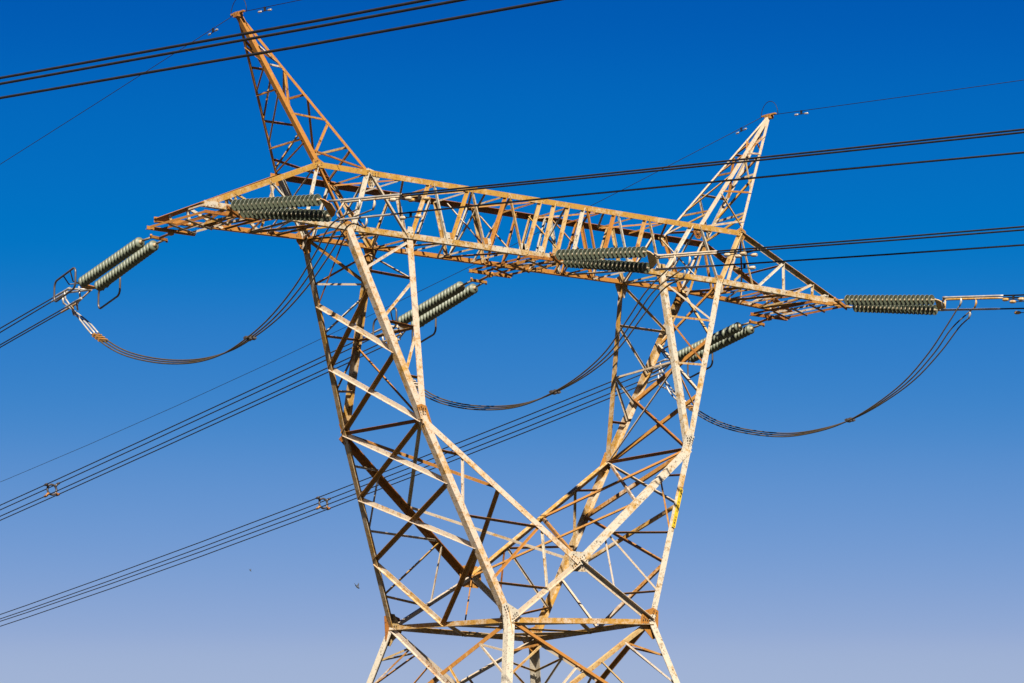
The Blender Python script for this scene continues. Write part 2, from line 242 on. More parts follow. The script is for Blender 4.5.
('lower_body','secondary_strut',[-4.654,-2.511,5.7],[-5.165,-5.17,3.895],0.05,(-1.0,0.0,0.0),'i'),
('lower_body','diagonal_brace',[-4.396,4.399,6.715],[5.967,5.968,1.075],0.11,(0.0,1.0,0.0),'o'),
('lower_body','diagonal_brace',[4.38,4.385,6.715],[-5.97,5.97,1.075],0.11,(0.0,1.0,0.0),'i'),
('lower_body','horizontal_strut',[-4.396,4.399,6.715],[4.38,4.385,6.715],0.1,(0.0,1.0,0.0),'o'),
('lower_body','secondary_strut',[-2.531,4.681,5.7],[-4.821,4.823,5.192],0.05,(0.0,1.0,0.0),'i'),
('lower_body','secondary_strut',[-2.531,4.681,5.7],[-5.183,5.185,3.895],0.05,(0.0,1.0,0.0),'i'),
('lower_body','secondary_strut',[2.517,4.67,5.7],[4.809,4.812,5.192],0.05,(0.0,1.0,0.0),'i'),
('lower_body','secondary_strut',[2.517,4.67,5.7],[5.174,5.176,3.895],0.05,(0.0,1.0,0.0),'i'),
('lower_body','diagonal_brace',[4.38,4.385,6.715],[5.968,-5.971,1.075],0.11,(1.0,0.0,0.0),'o'),
('lower_body','diagonal_brace',[4.384,-4.404,6.715],[5.967,5.968,1.075],0.11,(1.0,0.0,0.0),'i'),
('lower_body','horizontal_strut',[4.38,4.385,6.715],[4.384,-4.404,6.715],0.1,(1.0,0.0,0.0),'o'),
('lower_body','secondary_strut',[4.666,2.521,5.7],[4.809,4.812,5.192],0.05,(1.0,0.0,0.0),'i'),
('lower_body','secondary_strut',[4.666,2.521,5.7],[5.174,5.176,3.895],0.05,(1.0,0.0,0.0),'i'),
('lower_body','secondary_strut',[4.669,-2.537,5.7],[4.812,-4.827,5.192],0.05,(1.0,0.0,0.0),'i'),
('lower_body','secondary_strut',[4.669,-2.537,5.7],[5.176,-5.188,3.895],0.05,(1.0,0.0,0.0),'i'),
('crossarm','chord',[-7.086,-0.801,24.977],[7.075,-0.756,24.979],0.14,(0.0,1.0,-1.0),'cornerx'),
('crossarm','chord',[-7.146,0.804,24.939],[7.134,0.757,24.915],0.14,(0.0,-1.0,-1.0),'cornerx'),
('crossarm','chord',[-6.198,-0.846,23.477],[6.246,-0.793,23.533],0.14,(0.0,1.0,1.0),'cornerx'),
('crossarm','chord',[-6.198,-0.846,23.477],[-10.577,-0.999,23.5],0.14,(0.0,1.0,1.0),'cornerx'),
('crossarm','chord',[6.246,-0.793,23.533],[10.534,-0.947,23.406],0.14,(0.0,1.0,1.0),'cornerx'),
('crossarm','chord',[-6.289,0.831,23.475],[6.329,0.745,23.517],0.14,(0.0,-1.0,1.0),'cornerx'),
('crossarm','chord',[-6.289,0.831,23.475],[-10.607,1.015,23.428],0.14,(0.0,-1.0,1.0),'cornerx'),
('crossarm','chord',[6.329,0.745,23.517],[10.59,0.983,23.399],0.14,(0.0,-1.0,1.0),'cornerx'),
('crossarm','chord',[-7.086,-0.801,24.977],[-10.577,-0.999,23.5],0.13,(0.0,1.0,-1.0),'cornerx'),
('crossarm','chord',[7.075,-0.756,24.979],[10.534,-0.947,23.406],0.12,(0.0,-1.0,-1.0),'cornerx'),
('crossarm','chord',[-7.146,0.804,24.939],[-10.607,1.015,23.428],0.11,(0.0,-1.0,-1.0),'cornerx'),
('crossarm','chord',[7.134,0.757,24.915],[10.59,0.983,23.399],0.11,(0.0,-1.0,-1.0),'cornerx'),
('crossarm','lacing_bar',[-7.081,-0.801,24.977],[-6.198,-0.846,23.477],0.1,(0.0,-1.0,0.0),'o'),
('crossarm','lacing_bar',[-7.081,0.804,24.939],[-6.198,0.83,23.475],0.1,(0.0,1.0,0.0),'i'),
('crossarm','lacing_bar',[-5.566,-0.796,24.977],[-6.047,-0.846,23.478],0.1,(0.0,-1.0,0.0),'o'),
('crossarm','lacing_bar',[-5.566,0.799,24.936],[-6.047,0.829,23.476],0.1,(0.0,1.0,0.0),'i'),
('crossarm','lacing_bar',[-5.48,-0.796,24.977],[-4.302,-0.838,23.486],0.1,(0.0,-1.0,0.0),'o'),
('crossarm','lacing_bar',[-5.48,0.799,24.936],[-4.302,0.817,23.482],0.1,(0.0,1.0,0.0),'i'),
('crossarm','lacing_bar',[-4.236,-0.838,23.486],[-3.619,-0.79,24.977],0.085,(0.0,-1.0,0.0),'o'),
('crossarm','lacing_bar',[-4.236,0.817,23.482],[-3.619,0.793,24.933],0.085,(0.0,1.0,0.0),'i'),
('crossarm','lacing_bar',[-3.453,-0.79,24.977],[-3.059,-0.833,23.491],0.085,(0.0,-1.0,0.0),'o'),
('crossarm','lacing_bar',[-3.453,0.792,24.933],[-3.059,0.809,23.486],0.085,(0.0,1.0,0.0),'i'),
('crossarm','lacing_bar',[-2.965,-0.832,23.492],[-2.36,-0.786,24.977],0.085,(0.0,-1.0,0.0),'o'),
('crossarm','lacing_bar',[-2.965,0.808,23.486],[-2.36,0.788,24.931],0.085,(0.0,1.0,0.0),'i'),
('crossarm','lacing_bar',[-2.228,-0.786,24.977],[-1.831,-0.828,23.497],0.085,(0.0,-1.0,0.0),'o'),
('crossarm','lacing_bar',[-2.228,0.788,24.931],[-1.831,0.801,23.49],0.085,(0.0,1.0,0.0),'i'),
('crossarm','lacing_bar',[-1.73,-0.827,23.497],[-1.116,-0.782,24.977],0.085,(0.0,-1.0,0.0),'o'),
('crossarm','lacing_bar',[-1.73,0.8,23.49],[-1.116,0.784,24.929],0.085,(0.0,1.0,0.0),'i'),
('crossarm','lacing_bar',[-0.981,-0.782,24.977],[-0.614,-0.822,23.502],0.085,(0.0,-1.0,0.0),'o'),
('crossarm','lacing_bar',[-0.981,0.784,24.929],[-0.614,0.792,23.494],0.085,(0.0,1.0,0.0),'i'),
('crossarm','lacing_bar',[-0.511,-0.822,23.503],[0.025,-0.779,24.978],0.085,(0.0,-1.0,0.0),'o'),
('crossarm','lacing_bar',[-0.511,0.792,23.494],[0.025,0.781,24.927],0.085,(0.0,1.0,0.0),'i'),
('crossarm','lacing_bar',[0.021,-0.82,23.505],[0.495,-0.777,24.978],0.085,(0.0,-1.0,0.0),'o'),
('crossarm','lacing_bar',[0.021,0.788,23.496],[0.495,0.779,24.926],0.085,(0.0,1.0,0.0),'i'),
('crossarm','lacing_bar',[0.492,-0.818,23.507],[0.968,-0.776,24.978],0.085,(0.0,-1.0,0.0),'o'),
('crossarm','lacing_bar',[0.492,0.785,23.498],[0.968,0.777,24.926],0.085,(0.0,1.0,0.0),'i'),
('crossarm','lacing_bar',[1.032,-0.815,23.51],[1.482,-0.774,24.978],0.085,(0.0,-1.0,0.0),'o'),
('crossarm','lacing_bar',[1.032,0.781,23.5],[1.482,0.776,24.925],0.085,(0.0,1.0,0.0),'i'),
('crossarm','lacing_bar',[1.621,-0.774,24.978],[1.922,-0.811,23.514],0.085,(0.0,-1.0,0.0),'o'),
('crossarm','lacing_bar',[1.621,0.775,24.924],[1.922,0.775,23.503],0.085,(0.0,1.0,0.0),'i'),
('crossarm','lacing_bar',[2.028,-0.811,23.514],[2.551,-0.771,24.978],0.085,(0.0,-1.0,0.0),'o'),
('crossarm','lacing_bar',[2.028,0.774,23.503],[2.551,0.772,24.923],0.085,(0.0,1.0,0.0),'i'),
('crossarm','lacing_bar',[2.692,-0.77,24.978],[3.032,-0.807,23.519],0.085,(0.0,-1.0,0.0),'o'),
('crossarm','lacing_bar',[2.692,0.772,24.923],[3.032,0.767,23.506],0.085,(0.0,1.0,0.0),'i'),
('crossarm','lacing_bar',[3.1,-0.806,23.519],[3.635,-0.767,24.978],0.085,(0.0,-1.0,0.0),'o'),
('crossarm','lacing_bar',[3.1,0.767,23.507],[3.635,0.769,24.921],0.085,(0.0,1.0,0.0),'i'),
('crossarm','lacing_bar',[3.778,-0.767,24.978],[4.119,-0.802,23.524],0.085,(0.0,-1.0,0.0),'o'),
('crossarm','lacing_bar',[3.778,0.768,24.921],[4.119,0.76,23.51],0.085,(0.0,1.0,0.0),'i'),
('crossarm','lacing_bar',[4.229,-0.802,23.524],[5.283,-0.762,24.978],0.085,(0.0,-1.0,0.0),'o'),
('crossarm','lacing_bar',[4.229,0.759,23.51],[5.283,0.763,24.918],0.085,(0.0,1.0,0.0),'i'),
('crossarm','lacing_bar',[5.61,-0.761,24.978],[6.205,-0.793,23.533],0.1,(0.0,-1.0,0.0),'o'),
('crossarm','lacing_bar',[5.61,0.762,24.918],[6.205,0.746,23.517],0.1,(0.0,1.0,0.0),'i'),
('crossarm','lacing_bar',[7.045,-0.756,24.979],[6.246,-0.793,23.533],0.1,(0.0,-1.0,0.0),'o'),
('crossarm','lacing_bar',[7.045,0.757,24.916],[6.246,0.745,23.517],0.1,(0.0,1.0,0.0),'i'),
('crossarm','plan_brace',[-5.523,0.799,24.936],[-4.418,-0.793,24.977],0.05,(0.0,0.0,1.0),'i'),
('crossarm','plan_strut',[-5.523,-0.796,24.977],[-5.523,0.799,24.936],0.05,(0.0,0.0,1.0),'i'),
('crossarm','plan_brace',[-4.418,-0.793,24.977],[-3.314,0.792,24.933],0.05,(0.0,0.0,1.0),'i'),
('crossarm','plan_strut',[-4.418,-0.793,24.977],[-4.418,0.795,24.934],0.05,(0.0,0.0,1.0),'i'),
('crossarm','plan_brace',[-3.314,0.792,24.933],[-2.209,-0.786,24.977],0.05,(0.0,0.0,1.0),'i'),
('crossarm','plan_strut',[-3.314,-0.789,24.977],[-3.314,0.792,24.933],0.05,(0.0,0.0,1.0),'i'),
('crossarm','plan_brace',[-2.209,-0.786,24.977],[-1.105,0.784,24.929],0.05,(0.0,0.0,1.0),'i'),
('crossarm','plan_strut',[-2.209,-0.786,24.977],[-2.209,0.788,24.931],0.05,(0.0,0.0,1.0),'i'),
('crossarm','plan_brace',[-1.105,0.784,24.929],[0.0,-0.779,24.978],0.05,(0.0,0.0,1.0),'i'),
('crossarm','plan_strut',[-1.104,-0.782,24.977],[-1.105,0.784,24.929],0.05,(0.0,0.0,1.0),'i'),
('crossarm','plan_brace',[0.0,-0.779,24.978],[1.105,0.777,24.925],0.05,(0.0,0.0,1.0),'i'),
('crossarm','plan_strut',[0.0,-0.779,24.978],[0.0,0.781,24.927],0.05,(0.0,0.0,1.0),'i'),
('crossarm','plan_brace',[1.105,0.777,24.925],[2.209,-0.772,24.978],0.05,(0.0,0.0,1.0),'i'),
('crossarm','plan_strut',[1.105,-0.775,24.978],[1.105,0.777,24.925],0.05,(0.0,0.0,1.0),'i'),
('crossarm','plan_brace',[2.209,-0.772,24.978],[3.314,0.77,24.922],0.05,(0.0,0.0,1.0),'i'),
('crossarm','plan_strut',[2.209,-0.772,24.978],[2.209,0.773,24.924],0.05,(0.0,0.0,1.0),'i'),
('crossarm','plan_brace',[3.314,0.77,24.922],[4.418,-0.765,24.978],0.05,(0.0,0.0,1.0),'i'),
('crossarm','plan_strut',[3.314,-0.768,24.978],[3.314,0.77,24.922],0.05,(0.0,0.0,1.0),'i'),
('crossarm','plan_brace',[4.418,-0.765,24.978],[5.523,0.762,24.918],0.05,(0.0,0.0,1.0),'i'),
('crossarm','plan_strut',[4.418,-0.765,24.978],[4.418,0.766,24.92],0.05,(0.0,0.0,1.0),'i'),
('crossarm','plan_brace',[-6.251,0.831,23.475],[-5.209,-0.842,23.482],0.05,(0.0,0.0,-1.0),'o'),
('crossarm','plan_strut',[-6.251,-0.847,23.477],[-6.251,0.831,23.475],0.055,(0.0,0.0,-1.0),'o'),
('crossarm','plan_brace',[-5.209,-0.842,23.482],[-4.167,0.816,23.482],0.05,(0.0,0.0,-1.0),'o'),
('crossarm','plan_strut',[-5.209,-0.842,23.482],[-5.209,0.824,23.479],0.055,(0.0,0.0,-1.0),'o'),
('crossarm','plan_brace',[-4.167,0.816,23.482],[-3.126,-0.833,23.491],0.05,(0.0,0.0,-1.0),'o'),
('crossarm','plan_strut',[-4.167,-0.838,23.486],[-4.167,0.816,23.482],0.055,(0.0,0.0,-1.0),'o'),
('crossarm','plan_brace',[-3.126,-0.833,23.491],[-2.084,0.802,23.489],0.05,(0.0,0.0,-1.0),'o'),
('crossarm','plan_strut',[-3.126,-0.833,23.491],[-3.126,0.809,23.486],0.055,(0.0,0.0,-1.0),'o'),
('crossarm','plan_brace',[-2.084,0.802,23.489],[-1.042,-0.824,23.5],0.05,(0.0,0.0,-1.0),'o'),
('crossarm','plan_strut',[-2.084,-0.829,23.496],[-2.084,0.802,23.489],0.055,(0.0,0.0,-1.0),'o'),
('crossarm','plan_brace',[-1.042,-0.824,23.5],[0.0,0.788,23.496],0.05,(0.0,0.0,-1.0),'o'),
('crossarm','plan_strut',[-1.042,-0.824,23.5],[-1.042,0.795,23.493],0.055,(0.0,0.0,-1.0),'o'),
('crossarm','plan_brace',[0.0,0.788,23.496],[1.042,-0.815,23.51],0.05,(0.0,0.0,-1.0),'o'),
('crossarm','plan_strut',[0.0,-0.82,23.505],[0.0,0.788,23.496],0.055,(0.0,0.0,-1.0),'o'),
('crossarm','plan_brace',[1.042,-0.815,23.51],[2.084,0.774,23.503],0.05,(0.0,0.0,-1.0),'o'),
('crossarm','plan_strut',[1.042,-0.815,23.51],[1.042,0.781,23.5],0.055,(0.0,0.0,-1.0),'o'),
('crossarm','plan_brace',[2.084,0.774,23.503],[3.125,-0.806,23.519],0.05,(0.0,0.0,-1.0),'o'),
('crossarm','plan_strut',[2.084,-0.811,23.515],[2.084,0.774,23.503],0.055,(0.0,0.0,-1.0),'o'),
('crossarm','plan_brace',[3.125,-0.806,23.519],[4.167,0.76,23.51],0.05,(0.0,0.0,-1.0),'o'),
('crossarm','plan_strut',[3.125,-0.806,23.519],[3.126,0.767,23.507],0.055,(0.0,0.0,-1.0),'o'),
('crossarm','plan_brace',[4.167,0.76,23.51],[5.209,-0.797,23.529],0.05,(0.0,0.0,-1.0),'o'),
('crossarm','plan_strut',[4.167,-0.802,23.524],[4.167,0.76,23.51],0.055,(0.0,0.0,-1.0),'o'),
('crossarm','plan_brace',[5.209,-0.797,23.529],[6.251,0.745,23.517],0.05,(0.0,0.0,-1.0),'o'),
('crossarm','plan_strut',[5.209,-0.797,23.529],[5.209,0.752,23.514],0.055,(0.0,0.0,-1.0),'o'),
('crossarm','cross_brace',[-5.523,-0.796,24.977],[-5.523,0.826,23.478],0.045,(1.0,0.0,0.0),'o'),
('crossarm','cross_brace',[-5.523,0.799,24.936],[-5.523,-0.843,23.48],0.045,(1.0,0.0,0.0),'i'),
('crossarm','cross_brace',[-1.763,-0.784,24.977],[-1.763,0.8,23.49],0.045,(1.0,0.0,0.0),'o'),
('crossarm','cross_brace',[-1.763,0.786,24.93],[-1.763,-0.827,23.497],0.045,(1.0,0.0,0.0),'i'),
('crossarm','cross_brace',[-0.94,-0.782,24.977],[-0.94,0.794,23.493],0.045,(1.0,0.0,0.0),'o'),
('crossarm','cross_brace',[-0.94,0.784,24.929],[-0.94,-0.824,23.501],0.045,(1.0,0.0,0.0),'i'),
('crossarm','cross_brace',[0.94,-0.776,24.978],[0.94,0.782,23.499],0.045,(1.0,0.0,0.0),'o'),
('crossarm','cross_brace',[0.94,0.778,24.926],[0.94,-0.816,23.509],0.045,(1.0,0.0,0.0),'i'),
('crossarm','cross_brace',[1.763,-0.773,24.978],[1.763,0.776,23.502],0.045,(1.0,0.0,0.0),'o'),
('crossarm','cross_brace',[1.763,0.775,24.924],[1.763,-0.812,23.513],0.045,(1.0,0.0,0.0),'i'),
('crossarm','cross_brace',[5.522,-0.761,24.978],[5.523,0.75,23.515],0.045,(1.0,0.0,0.0),'o'),
('crossarm','cross_brace',[5.523,0.762,24.918],[5.522,-0.796,23.53],0.045,(1.0,0.0,0.0),'i'),
('crossarm','lacing_bar',[-7.086,-0.801,24.977],[-6.198,-0.846,23.477],0.07,(0.0,-1.0,0.0),'o'),
('crossarm','lacing_bar',[-7.086,-0.801,24.977],[-7.511,-0.892,23.484],0.07,(0.0,-1.0,0.0),'o'),
('crossarm','lacing_bar',[-8.552,-0.884,24.356],[-8.387,-0.922,23.488],0.07,(0.0,-1.0,0.0),'o'),
('crossarm','lacing_bar',[-8.552,-0.884,24.356],[-7.511,-0.892,23.484],0.07,(0.0,-1.0,0.0),'o'),
('crossarm','lacing_bar',[-9.634,-0.945,23.898],[-9.57,-0.964,23.495],0.07,(0.0,-1.0,0.0),'o'),
('crossarm','lacing_bar',[-9.634,-0.945,23.898],[-8.606,-0.93,23.49],0.07,(0.0,-1.0,0.0),'o'),
('crossarm','lacing_bar',[-10.158,-0.975,23.677],[-10.095,-0.982,23.497],0.07,(0.0,-1.0,0.0),'o'),
('crossarm','lacing_bar',[-7.146,0.804,24.939],[-6.289,0.831,23.475],0.07,(0.0,1.0,0.0),'o'),
('crossarm','lacing_bar',[-7.146,0.804,24.939],[-7.585,0.886,23.461],0.07,(0.0,1.0,0.0),'o'),
('crossarm','lacing_bar',[-8.599,0.893,24.304],[-8.448,0.923,23.451],0.07,(0.0,1.0,0.0),'o'),
('crossarm','lacing_bar',[-8.599,0.893,24.304],[-7.585,0.886,23.461],0.07,(0.0,1.0,0.0),'o'),
('crossarm','lacing_bar',[-9.672,0.958,23.836],[-9.614,0.973,23.438],0.07,(0.0,1.0,0.0),'o'),
('crossarm','lacing_bar',[-9.672,0.958,23.836],[-8.664,0.932,23.449],0.07,(0.0,1.0,0.0),'o'),
('crossarm','lacing_bar',[-10.192,0.99,23.609],[-10.132,0.995,23.433],0.07,(0.0,1.0,0.0),'o'),
('crossarm','plan_brace',[-6.289,0.831,23.475],[-7.074,-0.877,23.482],0.07,(0.0,0.0,-1.0),'o'),
('crossarm','plan_strut',[-7.074,-0.877,23.482],[-7.153,0.868,23.466],0.055,(0.0,0.0,-1.0),'o'),
('crossarm','plan_brace',[-6.373,-0.852,23.478],[-7.066,0.864,23.467],0.045,(0.0,0.0,-1.0),'i'),
('crossarm','plan_brace',[-7.074,-0.877,23.482],[-7.93,0.901,23.457],0.07,(0.0,0.0,-1.0),'o'),
('crossarm','plan_strut',[-7.862,-0.904,23.486],[-7.93,0.901,23.457],0.055,(0.0,0.0,-1.0),'o'),
('crossarm','plan_brace',[-7.326,0.875,23.464],[-7.774,-0.901,23.485],0.045,(0.0,0.0,-1.0),'i'),
('crossarm','plan_brace',[-7.93,0.901,23.457],[-8.606,-0.93,23.49],0.07,(0.0,0.0,-1.0),'o'),
('crossarm','plan_strut',[-8.606,-0.93,23.49],[-8.664,0.932,23.449],0.055,(0.0,0.0,-1.0),'o'),
('crossarm','plan_brace',[-8.037,-0.91,23.487],[-8.578,0.929,23.45],0.045,(0.0,0.0,-1.0),'i'),
('crossarm','plan_brace',[-8.606,-0.93,23.49],[-9.312,0.96,23.442],0.07,(0.0,0.0,-1.0),'o'),
('crossarm','plan_strut',[-9.263,-0.953,23.493],[-9.312,0.96,23.442],0.055,(0.0,0.0,-1.0),'o'),
('crossarm','plan_brace',[-8.837,0.94,23.447],[-9.176,-0.95,23.492],0.045,(0.0,0.0,-1.0),'i'),
('crossarm','plan_brace',[-9.312,0.96,23.442],[-9.876,-0.974,23.496],0.07,(0.0,0.0,-1.0),'o'),
('crossarm','plan_strut',[-9.876,-0.974,23.496],[-9.916,0.986,23.435],0.055,(0.0,0.0,-1.0),'o'),
('crossarm','plan_brace',[-9.438,-0.959,23.494],[-9.83,0.982,23.436],0.045,(0.0,0.0,-1.0),'i'),
('crossarm','plan_strut',[-7.784,-0.841,24.681],[-7.838,0.846,24.637],0.05,(0.0,0.0,1.0),'i'),
('crossarm','plan_strut',[-8.587,-0.886,24.342],[-8.634,0.895,24.289],0.05,(0.0,0.0,1.0),'i'),
('crossarm','plan_strut',[-9.634,-0.945,23.898],[-9.672,0.958,23.836],0.05,(0.0,0.0,1.0),'i'),
('crossarm','plan_brace',[-7.086,-0.801,24.977],[-8.634,0.895,24.289],0.05,(0.0,0.0,1.0),'i'),
('crossarm','plan_brace',[-7.086,-0.801,24.977],[-7.369,0.877,23.463],0.05,(-1.0,0.0,0.0),'o'),
('crossarm','lacing_bar',[7.075,-0.756,24.979],[6.503,-0.802,23.526],0.07,(0.0,-1.0,0.0),'o'),
('crossarm','lacing_bar',[7.075,-0.756,24.979],[7.447,-0.836,23.498],0.06,(0.0,-1.0,0.0),'o'),
('crossarm','lacing_bar',[8.562,-0.838,24.302],[8.519,-0.875,23.466],0.06,(0.0,-1.0,0.0),'o'),
('crossarm','lacing_bar',[8.562,-0.838,24.302],[7.532,-0.839,23.495],0.06,(0.0,-1.0,0.0),'o'),
('crossarm','lacing_bar',[9.6,-0.896,23.831],[9.548,-0.912,23.435],0.06,(0.0,-1.0,0.0),'o'),
('crossarm','lacing_bar',[9.6,-0.896,23.831],[8.819,-0.885,23.457],0.06,(0.0,-1.0,0.0),'o'),
('crossarm','lacing_bar',[10.119,-0.924,23.595],[10.063,-0.93,23.42],0.06,(0.0,-1.0,0.0),'o'),
('crossarm','lacing_bar',[10.119,-0.924,23.595],[9.677,-0.916,23.432],0.06,(0.0,-1.0,0.0),'o'),
('crossarm','lacing_bar',[7.134,0.757,24.915],[6.585,0.759,23.51],0.07,(0.0,1.0,0.0),'o'),
('crossarm','lacing_bar',[7.134,0.757,24.915],[7.522,0.811,23.484],0.06,(0.0,1.0,0.0),'o'),
('crossarm','lacing_bar',[8.62,0.854,24.263],[8.587,0.871,23.455],0.06,(0.0,1.0,0.0),'o'),
('crossarm','lacing_bar',[8.62,0.854,24.263],[7.607,0.816,23.482],0.06,(0.0,1.0,0.0),'o'),
('crossarm','lacing_bar',[9.657,0.922,23.808],[9.61,0.928,23.426],0.06,(0.0,1.0,0.0),'o'),
('crossarm','lacing_bar',[9.657,0.922,23.808],[8.886,0.888,23.446],0.06,(0.0,1.0,0.0),'o'),
('crossarm','lacing_bar',[10.175,0.956,23.581],[10.121,0.957,23.412],0.06,(0.0,1.0,0.0),'o'),
('crossarm','lacing_bar',[10.175,0.956,23.581],[9.738,0.935,23.423],0.06,(0.0,1.0,0.0),'o'),
('crossarm','plan_brace',[6.329,0.745,23.517],[7.104,-0.824,23.508],0.07,(0.0,0.0,-1.0),'o'),
('crossarm','plan_strut',[7.104,-0.824,23.508],[7.181,0.792,23.494],0.055,(0.0,0.0,-1.0),'o'),
('crossarm','plan_brace',[6.417,-0.799,23.528],[7.096,0.788,23.496],0.045,(0.0,0.0,-1.0),'i'),
('crossarm','plan_brace',[7.104,-0.824,23.508],[7.948,0.835,23.472],0.07,(0.0,0.0,-1.0),'o'),
('crossarm','plan_strut',[7.876,-0.851,23.485],[7.948,0.835,23.472],0.055,(0.0,0.0,-1.0),'o'),
('crossarm','plan_brace',[7.352,0.802,23.489],[7.79,-0.848,23.488],0.045,(0.0,0.0,-1.0),'i'),
('crossarm','plan_brace',[7.948,0.835,23.472],[8.605,-0.878,23.463],0.07,(0.0,0.0,-1.0),'o'),
('crossarm','plan_strut',[8.605,-0.878,23.463],[8.673,0.876,23.452],0.055,(0.0,0.0,-1.0),'o'),
('crossarm','plan_brace',[8.047,-0.858,23.48],[8.587,0.871,23.455],0.045,(0.0,0.0,-1.0),'i'),
('crossarm','plan_brace',[8.605,-0.878,23.463],[9.312,0.911,23.435],0.07,(0.0,0.0,-1.0),'o'),
('crossarm','plan_strut',[9.248,-0.901,23.444],[9.312,0.911,23.435],0.055,(0.0,0.0,-1.0),'o'),
('crossarm','plan_brace',[8.843,0.885,23.448],[9.162,-0.898,23.447],0.045,(0.0,0.0,-1.0),'i'),
('crossarm','plan_brace',[9.312,0.911,23.435],[9.848,-0.922,23.426],0.07,(0.0,0.0,-1.0),'o'),
('crossarm','plan_strut',[9.848,-0.922,23.426],[9.908,0.945,23.418],0.055,(0.0,0.0,-1.0),'o'),
('crossarm','plan_brace',[9.419,-0.907,23.439],[9.823,0.94,23.42],0.045,(0.0,0.0,-1.0),'i'),
('crossarm','plan_strut',[7.767,-0.795,24.664],[7.825,0.802,24.612],0.05,(0.0,0.0,1.0),'i'),
('crossarm','plan_strut',[8.562,-0.838,24.302],[8.62,0.854,24.263],0.05,(0.0,0.0,1.0),'i'),
('crossarm','plan_strut',[9.6,-0.896,23.831],[9.657,0.922,23.808],0.05,(0.0,0.0,1.0),'i'),
('crossarm','plan_brace',[7.075,-0.756,24.979],[8.62,0.854,24.263],0.05,(0.0,0.0,1.0),'i'),
('crossarm','plan_brace',[7.075,-0.756,24.979],[7.394,0.804,23.488],0.05,(1.0,0.0,0.0),'o'),
('crossarm','strain_beam',[-10.598,-1.175,23.318],[-10.598,1.175,23.318],0.07,(0.0,0.0,-1.0),'o'),
('crossarm','strain_beam',[-10.223,-1.175,23.318],[-10.223,1.175,23.318],0.07,(0.0,0.0,-1.0),'o'),
('crossarm','strain_beam',[-9.8,-1.175,23.318],[-9.8,1.175,23.318],0.07,(0.0,0.0,-1.0),'o'),
('crossarm','strain_beam',[-9.4,-1.175,23.318],[-9.4,1.175,23.318],0.07,(0.0,0.0,-1.0),'o'),
('crossarm','strain_beam',[-10.693,-1.222,23.271],[-9.283,-1.222,23.271],0.085,(0.0,-1.0,0.0),'o'),
('crossarm','strain_beam',[-10.693,1.222,23.271],[-9.283,1.222,23.271],0.085,(0.0,1.0,0.0),'o'),
('crossarm','strain_beam',[-10.598,-1.01,23.247],[-9.4,-0.399,23.247],0.045,(0.0,0.0,-1.0),'o'),
('crossarm','strain_beam',[-10.598,-0.306,23.247],[-9.4,0.306,23.247],0.045,(0.0,0.0,-1.0),'o'),
('crossarm','strain_beam',[-10.598,0.399,23.247],[-9.4,1.01,23.247],0.045,(0.0,0.0,-1.0),'o'),
('crossarm','strain_beam',[-0.611,-1.175,23.4],[-0.611,1.175,23.4],0.07,(0.0,0.0,-1.0),'o'),
('crossarm','strain_beam',[-0.235,-1.175,23.4],[-0.235,1.175,23.4],0.07,(0.0,0.0,-1.0),'o'),
('crossarm','strain_beam',[0.188,-1.175,23.4],[0.188,1.175,23.4],0.07,(0.0,0.0,-1.0),'o'),
('crossarm','strain_beam',[0.588,-1.175,23.4],[0.588,1.175,23.4],0.07,(0.0,0.0,-1.0),'o'),
('crossarm','strain_beam',[-0.705,-1.222,23.353],[0.705,-1.222,23.353],0.085,(0.0,-1.0,0.0),'o'),
('crossarm','strain_beam',[-0.705,1.222,23.353],[0.705,1.222,23.353],0.085,(0.0,1.0,0.0),'o'),
('crossarm','strain_beam',[-0.611,-1.01,23.33],[0.588,-0.399,23.33],0.045,(0.0,0.0,-1.0),'o'),
('crossarm','strain_beam',[-0.611,-0.306,23.33],[0.588,0.306,23.33],0.045,(0.0,0.0,-1.0),'o'),
('crossarm','strain_beam',[-0.611,0.399,23.33],[0.588,1.01,23.33],0.045,(0.0,0.0,-1.0),'o'),
('crossarm','strain_beam',[9.377,-1.175,23.318],[9.377,1.175,23.318],0.07,(0.0,0.0,-1.0),'o'),
('crossarm','strain_beam',[9.753,-1.175,23.318],[9.753,1.175,23.318],0.07,(0.0,0.0,-1.0),'o'),
('crossarm','strain_beam',[10.176,-1.175,23.318],[10.176,1.175,23.318],0.07,(0.0,0.0,-1.0),'o'),
('crossarm','strain_beam',[10.575,-1.175,23.318],[10.575,1.175,23.318],0.07,(0.0,0.0,-1.0),'o'),
('crossarm','strain_beam',[9.283,-1.222,23.271],[10.693,-1.222,23.271],0.085,(0.0,-1.0,0.0),'o'),
('crossarm','strain_beam',[9.283,1.222,23.271],[10.693,1.222,23.271],0.085,(0.0,1.0,0.0),'o'),
('crossarm','strain_beam',[9.377,-1.01,23.247],[10.575,-0.399,23.247],0.045,(0.0,0.0,-1.0),'o'),
('crossarm','strain_beam',[9.377,-0.306,23.247],[10.575,0.306,23.247],0.045,(0.0,0.0,-1.0),'o'),
('crossarm','strain_beam',[9.377,0.399,23.247],[10.575,1.01,23.247],0.045,(0.0,0.0,-1.0),'o'),
('peak_left','chord',[-7.086,-0.801,24.977],[-8.924,-0.005,28.633],0.125,(1.0,1.0,0.0),'corner'),
('peak_left','chord',[-5.492,-0.802,24.937],[-8.924,-0.005,28.633],0.08,(-1.0,1.0,0.0),'corner'),
('peak_left','chord',[-7.146,0.804,24.939],[-8.924,-0.005,28.633],0.075,(1.0,-1.0,0.0),'corner'),
('peak_left','chord',[-5.534,0.774,24.967],[-8.924,-0.005,28.633],0.075,(-1.0,-1.0,0.0),'corner'),
('peak_left','diagonal_brace',[-8.612,-0.14,28.011],[-7.86,-0.252,27.487],0.055,(0.0,-1.0,0.0),'o'),
